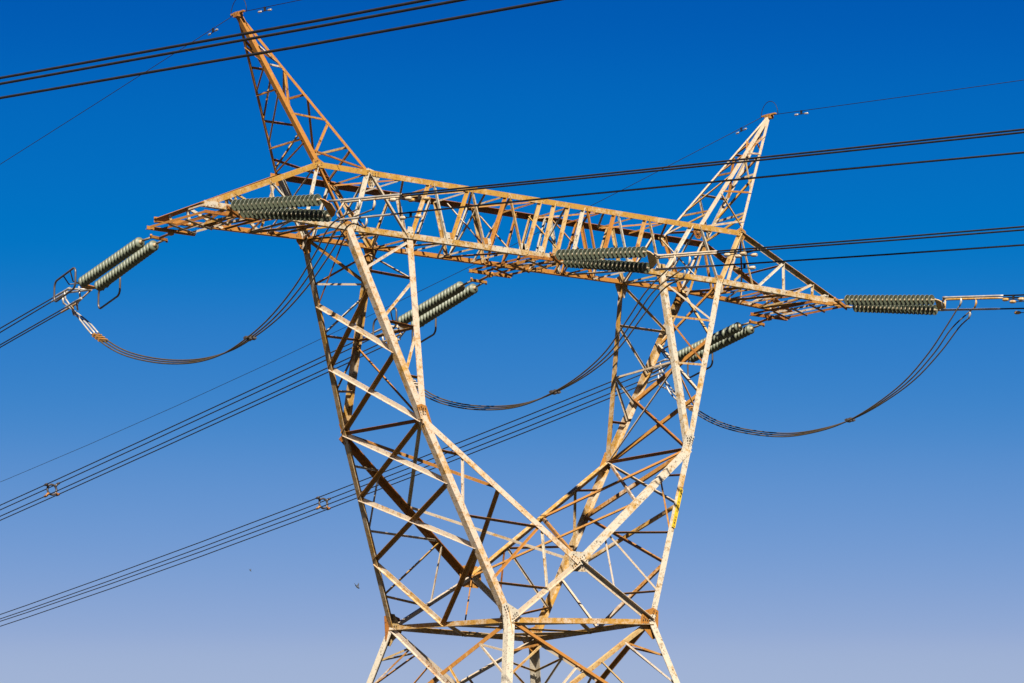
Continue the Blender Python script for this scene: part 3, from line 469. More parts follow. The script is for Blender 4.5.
('peak_left','horizontal_strut',[-8.318,-0.268,27.426],[-7.792,-0.268,27.413],0.055,(0.0,-1.0,0.0),'o'),
('peak_left','diagonal_brace',[-7.723,-0.284,27.339],[-7.748,-0.514,26.293],0.055,(0.0,-1.0,0.0),'o'),
('peak_left','horizontal_strut',[-7.711,-0.53,26.22],[-6.659,-0.531,26.193],0.055,(0.0,-1.0,0.0),'o'),
('peak_left','diagonal_brace',[-6.59,-0.547,26.12],[-7.178,-0.761,25.159],0.055,(0.0,-1.0,0.0),'o'),
('peak_left','diagonal_brace',[-7.27,-0.721,25.342],[-5.595,-0.778,25.048],0.055,(0.0,-1.0,0.0),'o'),
('peak_left','diagonal_brace',[-8.622,0.133,28.005],[-7.873,0.237,27.497],0.055,(0.0,1.0,0.0),'i'),
('peak_left','horizontal_strut',[-8.337,0.262,27.414],[-7.805,0.252,27.423],0.055,(0.0,1.0,0.0),'i'),
('peak_left','diagonal_brace',[-7.738,0.268,27.35],[-7.786,0.513,26.269],0.055,(0.0,1.0,0.0),'i'),
('peak_left','horizontal_strut',[-7.75,0.529,26.195],[-6.687,0.509,26.213],0.055,(0.0,1.0,0.0),'i'),
('peak_left','diagonal_brace',[-6.619,0.525,26.14],[-7.235,0.764,25.124],0.055,(0.0,1.0,0.0),'i'),
('peak_left','diagonal_brace',[-7.323,0.723,25.308],[-5.636,0.751,25.077],0.055,(0.0,1.0,0.0),'i'),
('peak_left','diagonal_brace',[-8.373,-0.244,27.536],[-8.569,0.157,27.894],0.055,(-1.0,0.0,0.0),'o'),
('peak_left','horizontal_strut',[-8.035,0.4,26.786],[-8.005,-0.403,26.805],0.055,(-1.0,0.0,0.0),'o'),
('peak_left','diagonal_brace',[-8.299,-0.276,27.39],[-8.071,0.383,26.86],0.055,(-1.0,0.0,0.0),'o'),
('peak_left','diagonal_brace',[-7.968,-0.419,26.732],[-7.501,0.642,25.678],0.055,(-1.0,0.0,0.0),'o'),
('peak_left','horizontal_strut',[-7.398,-0.666,25.598],[-7.448,0.667,25.567],0.055,(-1.0,0.0,0.0),'o'),
('peak_left','diagonal_brace',[-7.362,-0.682,25.525],[-7.181,0.788,25.013],0.055,(-1.0,0.0,0.0),'o'),
('peak_left','diagonal_brace',[-7.895,-0.244,27.524],[-8.246,0.151,27.9],0.055,(1.0,0.0,0.0),'o'),
('peak_left','horizontal_strut',[-7.229,0.385,26.8],[-7.208,-0.404,26.785],0.055,(1.0,0.0,0.0),'o'),
('peak_left','diagonal_brace',[-7.757,-0.276,27.376],[-7.297,0.369,26.873],0.055,(1.0,0.0,0.0),'o'),
('peak_left','diagonal_brace',[-7.139,-0.419,26.711],[-6.212,0.619,25.7],0.055,(1.0,0.0,0.0),'o'),
('peak_left','horizontal_strut',[-6.075,-0.667,25.565],[-6.11,0.642,25.59],0.055,(1.0,0.0,0.0),'o'),
('peak_left','diagonal_brace',[-6.007,-0.682,25.491],[-5.602,0.759,25.04],0.055,(1.0,0.0,0.0),'o'),
('peak_right','chord',[7.075,-0.756,24.979],[8.936,-0.004,28.623],0.08,(-1.0,1.0,0.0),'corner'),
('peak_right','chord',[5.516,-0.747,24.845],[8.936,-0.004,28.623],0.08,(1.0,1.0,0.0),'corner'),
('peak_right','chord',[7.134,0.757,24.915],[8.936,-0.004,28.623],0.075,(-1.0,-1.0,0.0),'corner'),
('peak_right','chord',[5.621,0.7,24.919],[8.936,-0.004,28.623],0.075,(1.0,-1.0,0.0),'corner'),
('peak_right','diagonal_brace',[8.619,-0.132,28.004],[7.876,-0.235,27.452],0.055,(0.0,-1.0,0.0),'o'),
('peak_right','horizontal_strut',[8.322,-0.252,27.42],[7.807,-0.249,27.376],0.055,(0.0,-1.0,0.0),'o'),
('peak_right','diagonal_brace',[7.739,-0.264,27.301],[7.745,-0.486,26.291],0.055,(0.0,-1.0,0.0),'o'),
('peak_right','horizontal_strut',[7.707,-0.501,26.218],[6.679,-0.495,26.13],0.055,(0.0,-1.0,0.0),'o'),
('peak_right','diagonal_brace',[6.61,-0.509,26.054],[7.168,-0.719,25.161],0.055,(0.0,-1.0,0.0),'o'),
('peak_right','diagonal_brace',[7.261,-0.681,25.343],[5.618,-0.725,24.959],0.055,(0.0,-1.0,0.0),'o'),
('peak_right','diagonal_brace',[8.63,0.125,27.993],[7.908,0.214,27.475],0.055,(0.0,1.0,0.0),'i'),
('peak_right','horizontal_strut',[8.341,0.247,27.4],[7.842,0.228,27.401],0.055,(0.0,1.0,0.0),'i'),
('peak_right','diagonal_brace',[7.776,0.242,27.327],[7.783,0.483,26.25],0.055,(0.0,1.0,0.0),'i'),
('peak_right','horizontal_strut',[7.747,0.498,26.176],[6.748,0.46,26.178],0.055,(0.0,1.0,0.0),'i'),
('peak_right','diagonal_brace',[6.682,0.474,26.104],[7.224,0.719,25.101],0.055,(0.0,1.0,0.0),'i'),
('peak_right','diagonal_brace',[7.314,0.681,25.286],[5.72,0.679,25.03],0.055,(0.0,1.0,0.0),'i'),
('peak_right','diagonal_brace',[8.377,-0.23,27.53],[8.576,0.148,27.882],0.055,(1.0,0.0,0.0),'o'),
('peak_right','horizontal_strut',[8.035,0.377,26.769],[8.005,-0.38,26.801],0.055,(1.0,0.0,0.0),'o'),
('peak_right','diagonal_brace',[8.303,-0.26,27.384],[8.071,0.361,26.843],0.055,(1.0,0.0,0.0),'o'),
('peak_right','diagonal_brace',[7.968,-0.395,26.728],[7.494,0.605,25.657],0.055,(1.0,0.0,0.0),'o'),
('peak_right','horizontal_strut',[7.391,-0.629,25.598],[7.44,0.628,25.546],0.055,(1.0,0.0,0.0),'o'),
('peak_right','diagonal_brace',[7.354,-0.644,25.525],[7.17,0.742,24.99],0.055,(1.0,0.0,0.0),'o'),
('peak_right','diagonal_brace',[7.91,-0.227,27.49],[8.273,0.137,27.882],0.055,(-1.0,0.0,0.0),'o'),
('peak_right','horizontal_strut',[7.278,0.348,26.771],[7.226,-0.376,26.734],0.055,(-1.0,0.0,0.0),'o'),
('peak_right','diagonal_brace',[7.773,-0.257,27.339],[7.345,0.334,26.845],0.055,(-1.0,0.0,0.0),'o'),
('peak_right','diagonal_brace',[7.157,-0.391,26.659],[6.284,0.559,25.66],0.055,(-1.0,0.0,0.0),'o'),
('peak_right','horizontal_strut',[6.097,-0.621,25.487],[6.185,0.58,25.549],0.055,(-1.0,0.0,0.0),'o'),
('peak_right','diagonal_brace',[6.029,-0.636,25.412],[5.687,0.686,24.993],0.055,(-1.0,0.0,0.0),'o')]
D['nodes']={
'N':[-2.322,-2.34,13.912],
'L':[-2.354,2.359,14.036],
'R':[2.31,-2.352,14.1],
'F':[2.343,2.352,13.955],
'CN':[0.035,-2.192,15.499],
'CF':[0.046,2.127,15.466],
'KLn':[-4.404,-1.584,18.774],
'KLf':[-4.41,1.624,18.783],
'KRn':[4.346,-1.576,18.776],
'KRf':[4.351,1.632,18.744],
'OLn':[-6.198,-0.846,23.477],
'ILn':[-4.223,-0.782,23.5],
'IRn':[4.173,-0.79,23.57],
'ORn':[6.246,-0.793,23.533],
'OLf':[-6.289,0.831,23.475],
'ILf':[-4.214,0.81,23.516],
'IRf':[4.193,0.809,23.508],
'ORf':[6.329,0.745,23.517],
'T1n':[-7.086,-0.801,24.977],
'T2n':[-5.492,-0.802,24.937],
'T3n':[5.516,-0.747,24.845],
'T4n':[7.075,-0.756,24.979],
'T1f':[-7.146,0.804,24.939],
'T2f':[-5.534,0.774,24.967],
'T3f':[5.621,0.7,24.919],
'T4f':[7.134,0.757,24.915],
'AL':[-8.924,-0.005,28.633],
'AR':[8.936,-0.004,28.623],
'Nb':[-6.27,-6.27,0.0],
'Lb':[-6.27,6.27,0.0],
'Rb':[6.27,-6.27,0.0],
'Fb':[6.27,6.27,0.0],
'PLn':[-10.577,-0.999,23.5],
'PLf':[-10.607,1.015,23.428],
'PRn':[10.534,-0.947,23.406],
'PRf':[10.59,0.983,23.399]}
D['sets']={
'near-1':{'att':[-9.988,-1.246,23.282],'strings':[([-10.129,-1.562,23.429],[-9.787,-4.562,23.115]),([-9.787,-1.447,23.332],[-9.441,-4.484,22.792])],'d':[0.1132,-0.9936,0.0]},
'near0':{'att':[0.0,-1.246,23.353],'strings':[([-0.135,-1.615,23.397],[0.207,-4.622,23.058]),([0.209,-1.521,23.269],[0.532,-4.36,22.729])],'d':[0.1132,-0.9936,0.0]},
'near1':{'att':[9.988,-1.246,23.282],'strings':[([9.879,-1.848,23.291],[10.218,-4.824,22.909]),([10.232,-1.833,23.138],[10.548,-4.608,22.704])],'d':[0.1132,-0.9936,0.0]},
'far-1':{'att':[-9.988,1.246,23.212],'strings':[([-10.126,2.312,23.167],[-9.755,5.573,22.656]),([-9.583,2.511,23.187],[-9.225,5.651,22.624])],'d':[0.1132,0.9936,0.0]},
'far0':{'att':[0.0,1.246,23.306],'strings':[([-0.153,2.185,23.165],[0.2,5.287,22.664]),([0.381,2.305,23.188],[0.734,5.404,22.626])],'d':[0.1132,0.9936,0.0]},
'far1':{'att':[9.988,1.246,23.212],'strings':[([9.84,2.231,23.132],[10.181,5.229,22.687]),([10.368,2.306,23.129],[10.704,5.252,22.683])],'d':[0.1132,0.9936,0.0]}}
D['wires']={
'near-1':[[[-9.724,-5.529,22.967],[-8.9,-12.76,22.4],[-8.076,-19.991,21.852],[-7.252,-27.222,21.325],[-6.429,-34.454,20.817],[-5.605,-41.685,20.329],[-4.781,-48.916,19.86],[-3.957,-56.147,19.411],[-3.133,-63.378,18.983],[-2.309,-70.609,18.573],[-1.485,-77.84,18.184],[-0.661,-85.072,17.814],[0.162,-92.303,17.464],[0.986,-99.534,17.134],[1.81,-106.765,16.824],[2.634,-113.996,16.533],[3.458,-121.227,16.262],[4.282,-128.458,16.011],[5.106,-135.689,15.78],[5.93,-142.921,15.568],[6.754,-150.152,15.377],[7.577,-157.383,15.204],[8.401,-164.614,15.052]],[[-9.335,-5.003,23.054],[-8.51,-12.241,22.483],[-7.685,-19.479,21.931],[-6.861,-26.717,21.399],[-6.036,-33.955,20.886],[-5.211,-41.193,20.392],[-4.387,-48.431,19.918],[-3.562,-55.669,19.463],[-2.737,-62.907,19.027],[-1.913,-70.145,18.611],[-1.088,-77.383,18.214],[-0.263,-84.621,17.837],[0.561,-91.859,17.479],[1.386,-99.098,17.14],[2.211,-106.336,16.82],[3.035,-113.574,16.52],[3.86,-120.812,16.24],[4.685,-128.05,15.978],[5.509,-135.288,15.736],[6.334,-142.526,15.514],[7.159,-149.764,15.31],[7.983,-157.002,15.126],[8.808,-164.24,14.962]],[[-9.548,-5.1,22.594],[-8.723,-12.342,22.067],[-7.898,-19.583,21.512],[-7.073,-26.824,20.927],[-6.248,-34.066,20.313],[-5.423,-41.307,19.671],[-4.598,-48.549,18.999],[-3.773,-55.79,18.298],[-2.948,-63.032,17.568],[-2.123,-70.273,16.809],[-1.298,-77.515,16.021],[-0.473,-84.756,15.204],[0.352,-91.998,14.358],[1.177,-99.239,13.483],[2.003,-106.481,12.579],[2.828,-113.722,11.645],[3.653,-120.964,10.683],[4.478,-128.205,9.692],[5.303,-135.447,8.671],[6.128,-142.688,7.622],[6.953,-149.93,6.543],[7.778,-157.171,5.436],[8.603,-164.413,4.299]]],
'near0':[[[0.226,-5.198,22.881],[1.045,-12.392,22.321],[1.865,-19.587,21.787],[2.685,-26.781,21.28],[3.504,-33.975,20.8],[4.324,-41.169,20.347],[5.144,-48.363,19.92],[5.963,-55.557,19.52],[6.783,-62.751,19.147],[7.603,-69.945,18.801],[8.422,-77.139,18.481],[9.242,-84.333,18.188],[10.062,-91.527,17.922],[10.881,-98.721,17.683],[11.701,-105.915,17.471],[12.521,-113.109,17.285],[13.34,-120.303,17.126],[14.16,-127.497,16.994],[14.98,-134.691,16.889],[15.799,-141.885,16.81],[16.619,-149.079,16.758],[17.438,-156.273,16.733]],[[0.624,-4.75,22.946],[1.444,-11.947,22.369],[2.264,-19.145,21.817],[3.084,-26.342,21.293],[3.904,-33.54,20.795],[4.724,-40.737,20.325],[5.544,-47.935,19.881],[6.364,-55.132,19.463],[7.184,-62.33,19.073],[8.004,-69.528,18.709],[8.825,-76.725,18.372],[9.645,-83.923,18.062],[10.465,-91.12,17.779],[11.285,-98.318,17.523],[12.105,-105.515,17.293],[12.925,-112.713,17.09],[13.745,-119.911,16.914],[14.565,-127.108,16.765],[15.385,-134.306,16.643],[16.205,-141.503,16.547],[17.025,-148.701,16.478],[17.845,-155.898,16.436]],[[0.417,-4.903,22.599],[1.237,-12.102,21.987],[2.057,-19.3,21.402],[2.877,-26.499,20.843],[3.697,-33.697,20.312],[4.518,-40.896,19.807],[5.338,-48.094,19.329],[6.158,-55.293,18.878],[6.978,-62.492,18.453],[7.798,-69.69,18.055],[8.618,-76.889,17.685],[9.439,-84.087,17.341],[10.259,-91.286,17.023],[11.079,-98.484,16.733],[11.899,-105.683,16.469],[12.719,-112.882,16.233],[13.539,-120.08,16.023],[14.36,-127.279,15.839],[15.18,-134.477,15.683],[16.0,-141.676,15.553],[16.82,-148.874,15.451],[17.64,-156.073,15.375]]],
'near1':[[[10.228,-5.329,22.906],[11.04,-12.459,22.183],[11.853,-19.589,21.491],[12.665,-26.72,20.829],[13.478,-33.85,20.198],[14.29,-40.981,19.598],[15.102,-48.111,19.029],[15.915,-55.242,18.49],[16.727,-62.372,17.981],[17.54,-69.502,17.504],[18.352,-76.633,17.057],[19.165,-83.763,16.641],[19.977,-90.894,16.256],[20.789,-98.024,15.901],[21.602,-105.154,15.577],[22.414,-112.285,15.283],[23.227,-119.415,15.021],[24.039,-126.546,14.789],[24.851,-133.676,14.587],[25.664,-140.806,14.417],[26.476,-147.937,14.277]],[[10.633,-4.939,22.951],[11.446,-12.07,22.194],[12.258,-19.202,21.467],[13.071,-26.333,20.771],[13.883,-33.464,20.105],[14.695,-40.595,19.47],[15.508,-47.726,18.866],[16.32,-54.857,18.293],[17.133,-61.988,17.75],[17.945,-69.119,17.238],[18.758,-76.251,16.756],[19.57,-83.382,16.306],[20.383,-90.513,15.886],[21.195,-97.644,15.496],[22.008,-104.775,15.138],[22.82,-111.906,14.81],[23.633,-119.037,14.512],[24.445,-126.168,14.246],[25.258,-133.3,14.01],[26.07,-140.431,13.805],[26.883,-147.562,13.63]],[[10.418,-5.026,22.632],[11.231,-12.161,21.847],[12.044,-19.297,21.093],[12.857,-26.433,20.37],[13.67,-33.568,19.677],[14.483,-40.704,19.015],[15.296,-47.84,18.384],[16.109,-54.975,17.784],[16.922,-62.111,17.214],[17.735,-69.246,16.675],[18.548,-76.382,16.167],[19.361,-83.518,15.689],[20.174,-90.653,15.242],[20.987,-97.789,14.826],[21.8,-104.925,14.441],[22.613,-112.06,14.086],[23.426,-119.196,13.762],[24.239,-126.331,13.469],[25.052,-133.467,13.207],[25.865,-140.603,12.975],[26.678,-147.738,12.774]]],
'far-1':[[[-9.613,6.506,22.625],[-8.793,13.705,21.883],[-7.972,20.905,21.172],[-7.152,28.104,20.491],[-6.332,35.303,19.843],[-5.512,42.503,19.225],[-4.691,49.702,18.639],[-3.871,56.901,18.084],[-3.051,64.101,17.56],[-2.23,71.3,17.068],[-1.41,78.499,16.607],[-0.59,85.699,16.177],[0.23,92.898,15.779],[1.051,100.097,15.411],[1.871,107.297,15.075],[2.691,114.496,14.771],[3.511,121.695,14.497],[4.332,128.895,14.255],[5.152,136.094,14.044],[5.972,143.293,13.865],[6.792,150.493,13.716],[7.613,157.692,13.599],[8.433,164.891,13.514],[9.253,172.091,13.459],[10.073,179.29,13.436],[10.894,186.489,13.444],[11.714,193.689,13.483],[12.534,200.888,13.554],[13.354,208.087,13.656],[14.175,215.286,13.789],[14.995,222.486,13.954],[15.815,229.685,14.149],[16.635,236.884,14.376],[17.456,244.084,14.635]],[[-9.05,7.501,22.726],[-8.23,14.698,21.916],[-7.41,21.895,21.138],[-6.59,29.092,20.392],[-5.77,36.289,19.676],[-4.95,43.486,18.992],[-4.13,50.683,18.339],[-3.31,57.88,17.717],[-2.49,65.077,17.127],[-1.67,72.275,16.568],[-0.85,79.472,16.04],[-0.03,86.669,15.543],[0.79,93.866,15.078],[1.61,101.063,14.644],[2.43,108.26,14.241],[3.25,115.457,13.87],[4.07,122.654,13.529],[4.89,129.851,13.22],[5.71,137.049,12.942],[6.53,144.246,12.696],[7.35,151.443,12.481],[8.17,158.64,12.297],[8.99,165.837,12.144],[9.81,173.034,12.022],[10.63,180.231,11.932],[11.45,187.428,11.873],[12.27,194.626,11.845],[13.09,201.823,11.849],[13.91,209.02,11.884],[14.73,216.217,11.95],[15.55,223.414,12.047],[16.37,230.611,12.176],[17.19,237.808,12.335],[18.01,245.005,12.527]],[[-9.693,5.799,22.257],[-8.895,12.807,21.523],[-8.097,19.815,20.819],[-7.298,26.822,20.144],[-6.5,33.83,19.499],[-5.701,40.838,18.884],[-4.903,47.846,18.298],[-4.104,54.853,17.742],[-3.306,61.861,17.215],[-2.507,68.869,16.719],[-1.709,75.877,16.251],[-0.911,82.885,15.814],[-0.112,89.892,15.406],[0.686,96.9,15.027],[1.485,103.908,14.679],[2.283,110.916,14.36],[3.082,117.923,14.07],[3.88,124.931,13.811],[4.678,131.939,13.58],[5.477,138.947,13.38],[6.275,145.955,13.209],[7.074,152.962,13.068],[7.872,159.97,12.956],[8.671,166.978,12.874],[9.469,173.986,12.822],[10.268,180.993,12.799],[11.066,188.001,12.806],[11.864,195.009,12.843],[12.663,202.017,12.909],[13.461,209.025,13.005],[14.26,216.032,13.13],[15.058,223.04,13.286],[15.857,230.048,13.47],[16.655,237.056,13.685],[17.453,244.064,13.929]],[[-9.119,6.9,22.345],[-8.297,14.115,21.594],[-7.475,21.33,20.875],[-6.652,28.544,20.187],[-5.83,35.759,19.53],[-5.008,42.974,18.905],[-4.186,50.189,18.312],[-3.364,57.403,17.749],[-2.542,64.618,17.218],[-1.72,71.833,16.719],[-0.898,79.048,16.251],[-0.076,86.262,15.814],[0.746,93.477,15.409],[1.568,100.692,15.035],[2.39,107.907,14.693],[3.212,115.121,14.382],[4.034,122.336,14.102],[4.856,129.551,13.854],[5.678,136.766,13.637],[6.5,143.98,13.452],[7.322,151.195,13.298],[8.144,158.41,13.176],[8.966,165.625,13.085],[9.788,172.839,13.025],[10.61,180.054,12.997],[11.432,187.269,13.0],[12.254,194.484,13.034],[13.076,201.698,13.1],[13.898,208.913,13.198],[14.72,216.128,13.327],[15.542,223.343,13.487],[16.364,230.557,13.678],[17.186,237.772,13.901],[18.008,244.987,14.156]]],
'far0':[[[0.326,6.077,22.649],[1.143,13.249,21.951],[1.96,20.42,21.271],[2.777,27.591,20.609],[3.594,34.762,19.964],[4.411,41.933,19.337],[5.228,49.104,18.727],[6.045,56.275,18.136],[6.862,63.447,17.562],[7.679,70.618,17.006],[8.496,77.789,16.468],[9.313,84.96,15.947],[10.13,92.131,15.444],[10.947,99.302,14.959],[11.765,106.473,14.492],[12.582,113.645,14.042],[13.399,120.816,13.61],[14.216,127.987,13.196],[15.033,135.158,12.799],[15.85,142.329,12.421],[16.667,149.5,12.06],[17.484,156.671,11.716],[18.301,163.843,11.391],[19.118,171.014,11.083]],[[0.867,6.881,22.648],[1.684,14.057,21.945],[2.502,21.233,21.26],[3.32,28.409,20.593],[4.137,35.585,19.944],[4.955,42.761,19.312],[5.772,49.937,18.698],[6.59,57.113,18.102],[7.408,64.289,17.524],[8.225,71.466,16.963],[9.043,78.642,16.42],[9.86,85.818,15.895],[10.678,92.994,15.388],[11.496,100.17,14.898],[12.313,107.346,14.426],[13.131,114.522,13.972],[13.949,121.698,13.536],[14.766,128.874,13.117],[15.584,136.05,12.717],[16.401,143.226,12.334],[17.219,150.402,11.968],[18.037,157.578,11.621],[18.854,164.755,11.291],[19.672,171.931,10.979]],[[0.254,5.445,22.323],[1.074,12.643,21.627],[1.894,19.841,20.949],[2.714,27.039,20.288],[3.534,34.237,19.646],[4.354,41.435,19.021],[5.174,48.632,18.414],[5.994,55.83,17.825],[6.815,63.028,17.254],[7.635,70.226,16.701],[8.455,77.424,16.165],[9.275,84.622,15.648],[10.095,91.82,15.148],[10.915,99.018,14.667],[11.735,106.215,14.203],[12.555,113.413,13.757],[13.375,120.611,13.328],[14.195,127.809,12.918],[15.015,135.007,12.526],[15.836,142.205,12.151],[16.656,149.403,11.794],[17.476,156.6,11.456],[18.296,163.798,11.135],[19.116,170.996,10.831]],[[0.794,6.242,22.334],[1.615,13.445,21.634],[2.435,20.648,20.952],[3.256,27.851,20.288],[4.077,35.054,19.642],[4.897,42.258,19.014],[5.718,49.461,18.403],[6.539,56.664,17.811],[7.36,63.867,17.236],[8.18,71.07,16.679],[9.001,78.273,16.141],[9.822,85.476,15.62],[10.642,92.68,15.117],[11.463,99.883,14.632],[12.284,107.086,14.164],[13.104,114.289,13.715],[13.925,121.492,13.284],[14.746,128.695,12.87],[15.566,135.898,12.474],[16.387,143.102,12.097],[17.208,150.305,11.737],[18.029,157.508,11.395],[18.849,164.711,11.071],[19.67,171.914,10.765]]],
'far1':[[[10.307,6.022,22.675],[11.119,13.15,21.977],[11.931,20.278,21.312],[12.743,27.406,20.68],[13.556,34.535,20.081],[14.368,41.663,19.516],[15.18,48.791,18.983],[15.992,55.919,18.483],[16.804,63.048,18.017],[17.616,70.176,17.584],[18.429,77.304,17.184],[19.241,84.432,16.817],[20.053,91.561,16.483],[20.865,98.689,16.182],[21.677,105.817,15.914],[22.489,112.945,15.68],[23.302,120.074,15.478],[24.114,127.202,15.31],[24.926,134.33,15.175],[25.738,141.458,15.073],[26.55,148.587,15.004],[27.362,155.715,14.968],[28.175,162.843,14.965],[28.987,169.971,14.996],[29.799,177.1,15.059],[30.611,184.228,15.156],[31.423,191.356,15.285]],[[10.828,6.653,22.65],[11.642,13.792,21.927],[12.455,20.931,21.244],[13.269,28.07,20.601],[14.082,35.21,19.998],[14.895,42.349,19.435],[15.709,49.488,18.912],[16.522,56.627,18.43],[17.336,63.766,17.988],[18.149,70.905,17.586],[18.962,78.044,17.224],[19.776,85.184,16.902],[20.589,92.323,16.62],[21.403,99.462,16.379],[22.216,106.601,16.177],[23.029,113.74,16.016],[23.843,120.879,15.895],[24.656,128.018,15.814],[25.47,135.158,15.773],[26.283,142.297,15.772],[27.096,149.436,15.812],[27.91,156.575,15.891],[28.723,163.714,16.011],[29.537,170.853,16.171],[30.35,177.993,16.371],[31.163,185.132,16.611],[31.977,192.271,16.891]],[[10.319,6.127,22.335],[11.131,13.251,21.618],[11.942,20.375,20.945],[12.754,27.498,20.316],[13.566,34.622,19.73],[14.377,41.746,19.189],[15.189,48.869,18.692],[16.001,55.993,18.238],[16.812,63.117,17.829],[17.624,70.241,17.463],[18.435,77.364,17.142],[19.247,84.488,16.864],[20.059,91.612,16.63],[20.87,98.735,16.44],[21.682,105.859,16.294],[22.494,112.983,16.192],[23.305,120.107,16.134],[24.117,127.23,16.12],[24.929,134.354,16.15],[25.74,141.478,16.224],[26.552,148.601,16.342],[27.364,155.725,16.504],[28.175,162.849,16.709],[28.987,169.973,16.959],[29.798,177.096,17.252],[30.61,184.22,17.59],[31.422,191.344,17.971]],[[10.835,6.709,22.323],[11.648,13.846,21.596],[12.461,20.982,20.912],[13.274,28.118,20.271],[14.087,35.255,19.674],[14.9,42.391,19.119],[15.713,49.528,18.608],[16.526,56.664,18.14],[17.339,63.801,17.716],[18.153,70.937,17.334],[18.966,78.074,16.996],[19.779,85.21,16.701],[20.592,92.347,16.45],[21.405,99.483,16.241],[22.218,106.62,16.076],[23.031,113.756,15.954],[23.844,120.893,15.876],[24.657,128.029,15.84],[25.47,135.165,15.848],[26.284,142.302,15.899],[27.097,149.438,15.993],[27.91,156.575,16.131],[28.723,163.711,16.312],[29.536,170.848,16.536],[30.349,177.984,16.803],[31.162,185.121,17.113],[31.975,192.257,17.467]]]}
D['earth']=[
[[-8.918,0.047,28.663],[-8.084,7.37,27.993],[-7.25,14.694,27.345],[-6.415,22.018,26.721],[-5.581,29.342,26.12],[-4.746,36.666,25.542],[-3.912,43.99,24.987],[-3.077,51.314,24.455],[-2.243,58.637,23.947],[-1.408,65.961,23.461],[-0.574,73.285,22.999],[0.26,80.609,22.559],[1.095,87.933,22.143],[1.929,95.257,21.75],[2.764,102.581,21.38],[3.598,109.905,21.034],[4.433,117.228,20.71],[5.267,124.552,20.409],[6.102,131.876,20.132],[6.936,139.2,19.878],[7.771,146.524,19.647],[8.605,153.848,19.439]],
[[-8.912,-0.115,28.659],[-8.075,-7.464,28.31],[-7.237,-14.812,27.976],[-6.4,-22.161,27.656],[-5.563,-29.509,27.35],[-4.726,-36.858,27.057],[-3.888,-44.206,26.779],[-3.051,-51.555,26.514],[-2.214,-58.903,26.264],[-1.376,-66.252,26.027],[-0.539,-73.6,25.805],[0.298,-80.949,25.596],[1.135,-88.297,25.402],[1.973,-95.646,25.221]],
[[8.946,0.088,28.678],[9.749,7.129,27.828],[10.551,14.169,27.035],[11.353,21.21,26.3],[12.155,28.251,25.622],[12.957,35.292,25.001],[13.76,42.332,24.437],[14.562,49.373,23.93],[15.364,56.414,23.481],[16.166,63.455,23.089],[16.968,70.495,22.754],[17.77,77.536,22.477],[18.573,84.577,22.256],[19.375,91.617,22.093],[20.177,98.658,21.987],[20.979,105.699,21.938],[21.781,112.74,21.947],[22.584,119.78,22.013],[23.386,126.821,22.136],[24.188,133.862,22.316],[24.99,140.903,22.553],[25.792,147.943,22.848],[26.595,154.984,23.2],[27.397,162.025,23.609],[28.199,169.066,24.075],[29.001,176.106,24.599],[29.803,183.147,25.18],[30.606,190.188,25.818]],
[[8.944,-0.076,28.639],[9.75,-7.154,28.232],[10.557,-14.231,27.847],[11.363,-21.308,27.483],[12.17,-28.385,27.14],[12.976,-35.462,26.819],[13.782,-42.54,26.52],[14.589,-49.617,26.242],[15.395,-56.694,25.986],[16.201,-63.771,25.752],[17.008,-70.849,25.539],[17.814,-77.926,25.348],[18.62,-85.003,25.178],[19.427,-92.08,25.03],[20.233,-99.157,24.903],[21.039,-106.235,24.798],[21.846,-113.312,24.715],[22.652,-120.389,24.653],[23.458,-127.466,24.613],[24.265,-134.543,24.594],[25.071,-141.621,24.597],[25.877,-148.698,24.622]]]
D['overhead']=[
[[-33.123,111.057,31.085],[-33.123,64.267,26.648],[-33.123,17.477,22.212],[-33.123,-29.313,17.776],[-33.123,-36.891,17.058],[-33.123,-44.469,16.384],[-33.123,-52.047,15.756],[-33.123,-59.624,15.173],[-33.123,-67.202,14.634],[-33.123,-74.78,14.141],[-33.123,-82.358,13.693],[-33.123,-89.935,13.29],[-33.123,-97.513,12.932]],
[[-32.677,111.815,31.074],[-32.677,65.02,26.684],[-32.677,18.226,22.294],[-32.677,-28.569,17.903],[-32.677,-36.236,17.184],[-32.677,-43.904,16.491],[-32.677,-51.572,15.825],[-32.677,-59.239,15.186],[-32.677,-66.907,14.573],[-32.677,-74.575,13.986],[-32.677,-82.243,13.426],[-32.677,-89.91,12.893],[-32.677,-97.578,12.386]],
[[-32.9,111.419,30.921],[-32.9,64.63,26.48],[-32.9,17.84,22.039],[-32.9,-28.95,17.599],[-32.9,-36.01,16.929],[-32.9,-43.07,16.299],[-32.9,-50.13,15.711],[-32.9,-57.19,15.163],[-32.9,-64.251,14.657],[-32.9,-71.311,14.191],[-32.9,-78.371,13.766],[-32.9,-85.431,13.381],[-32.9,-92.491,13.038],[-32.9,-99.551,12.735]]]
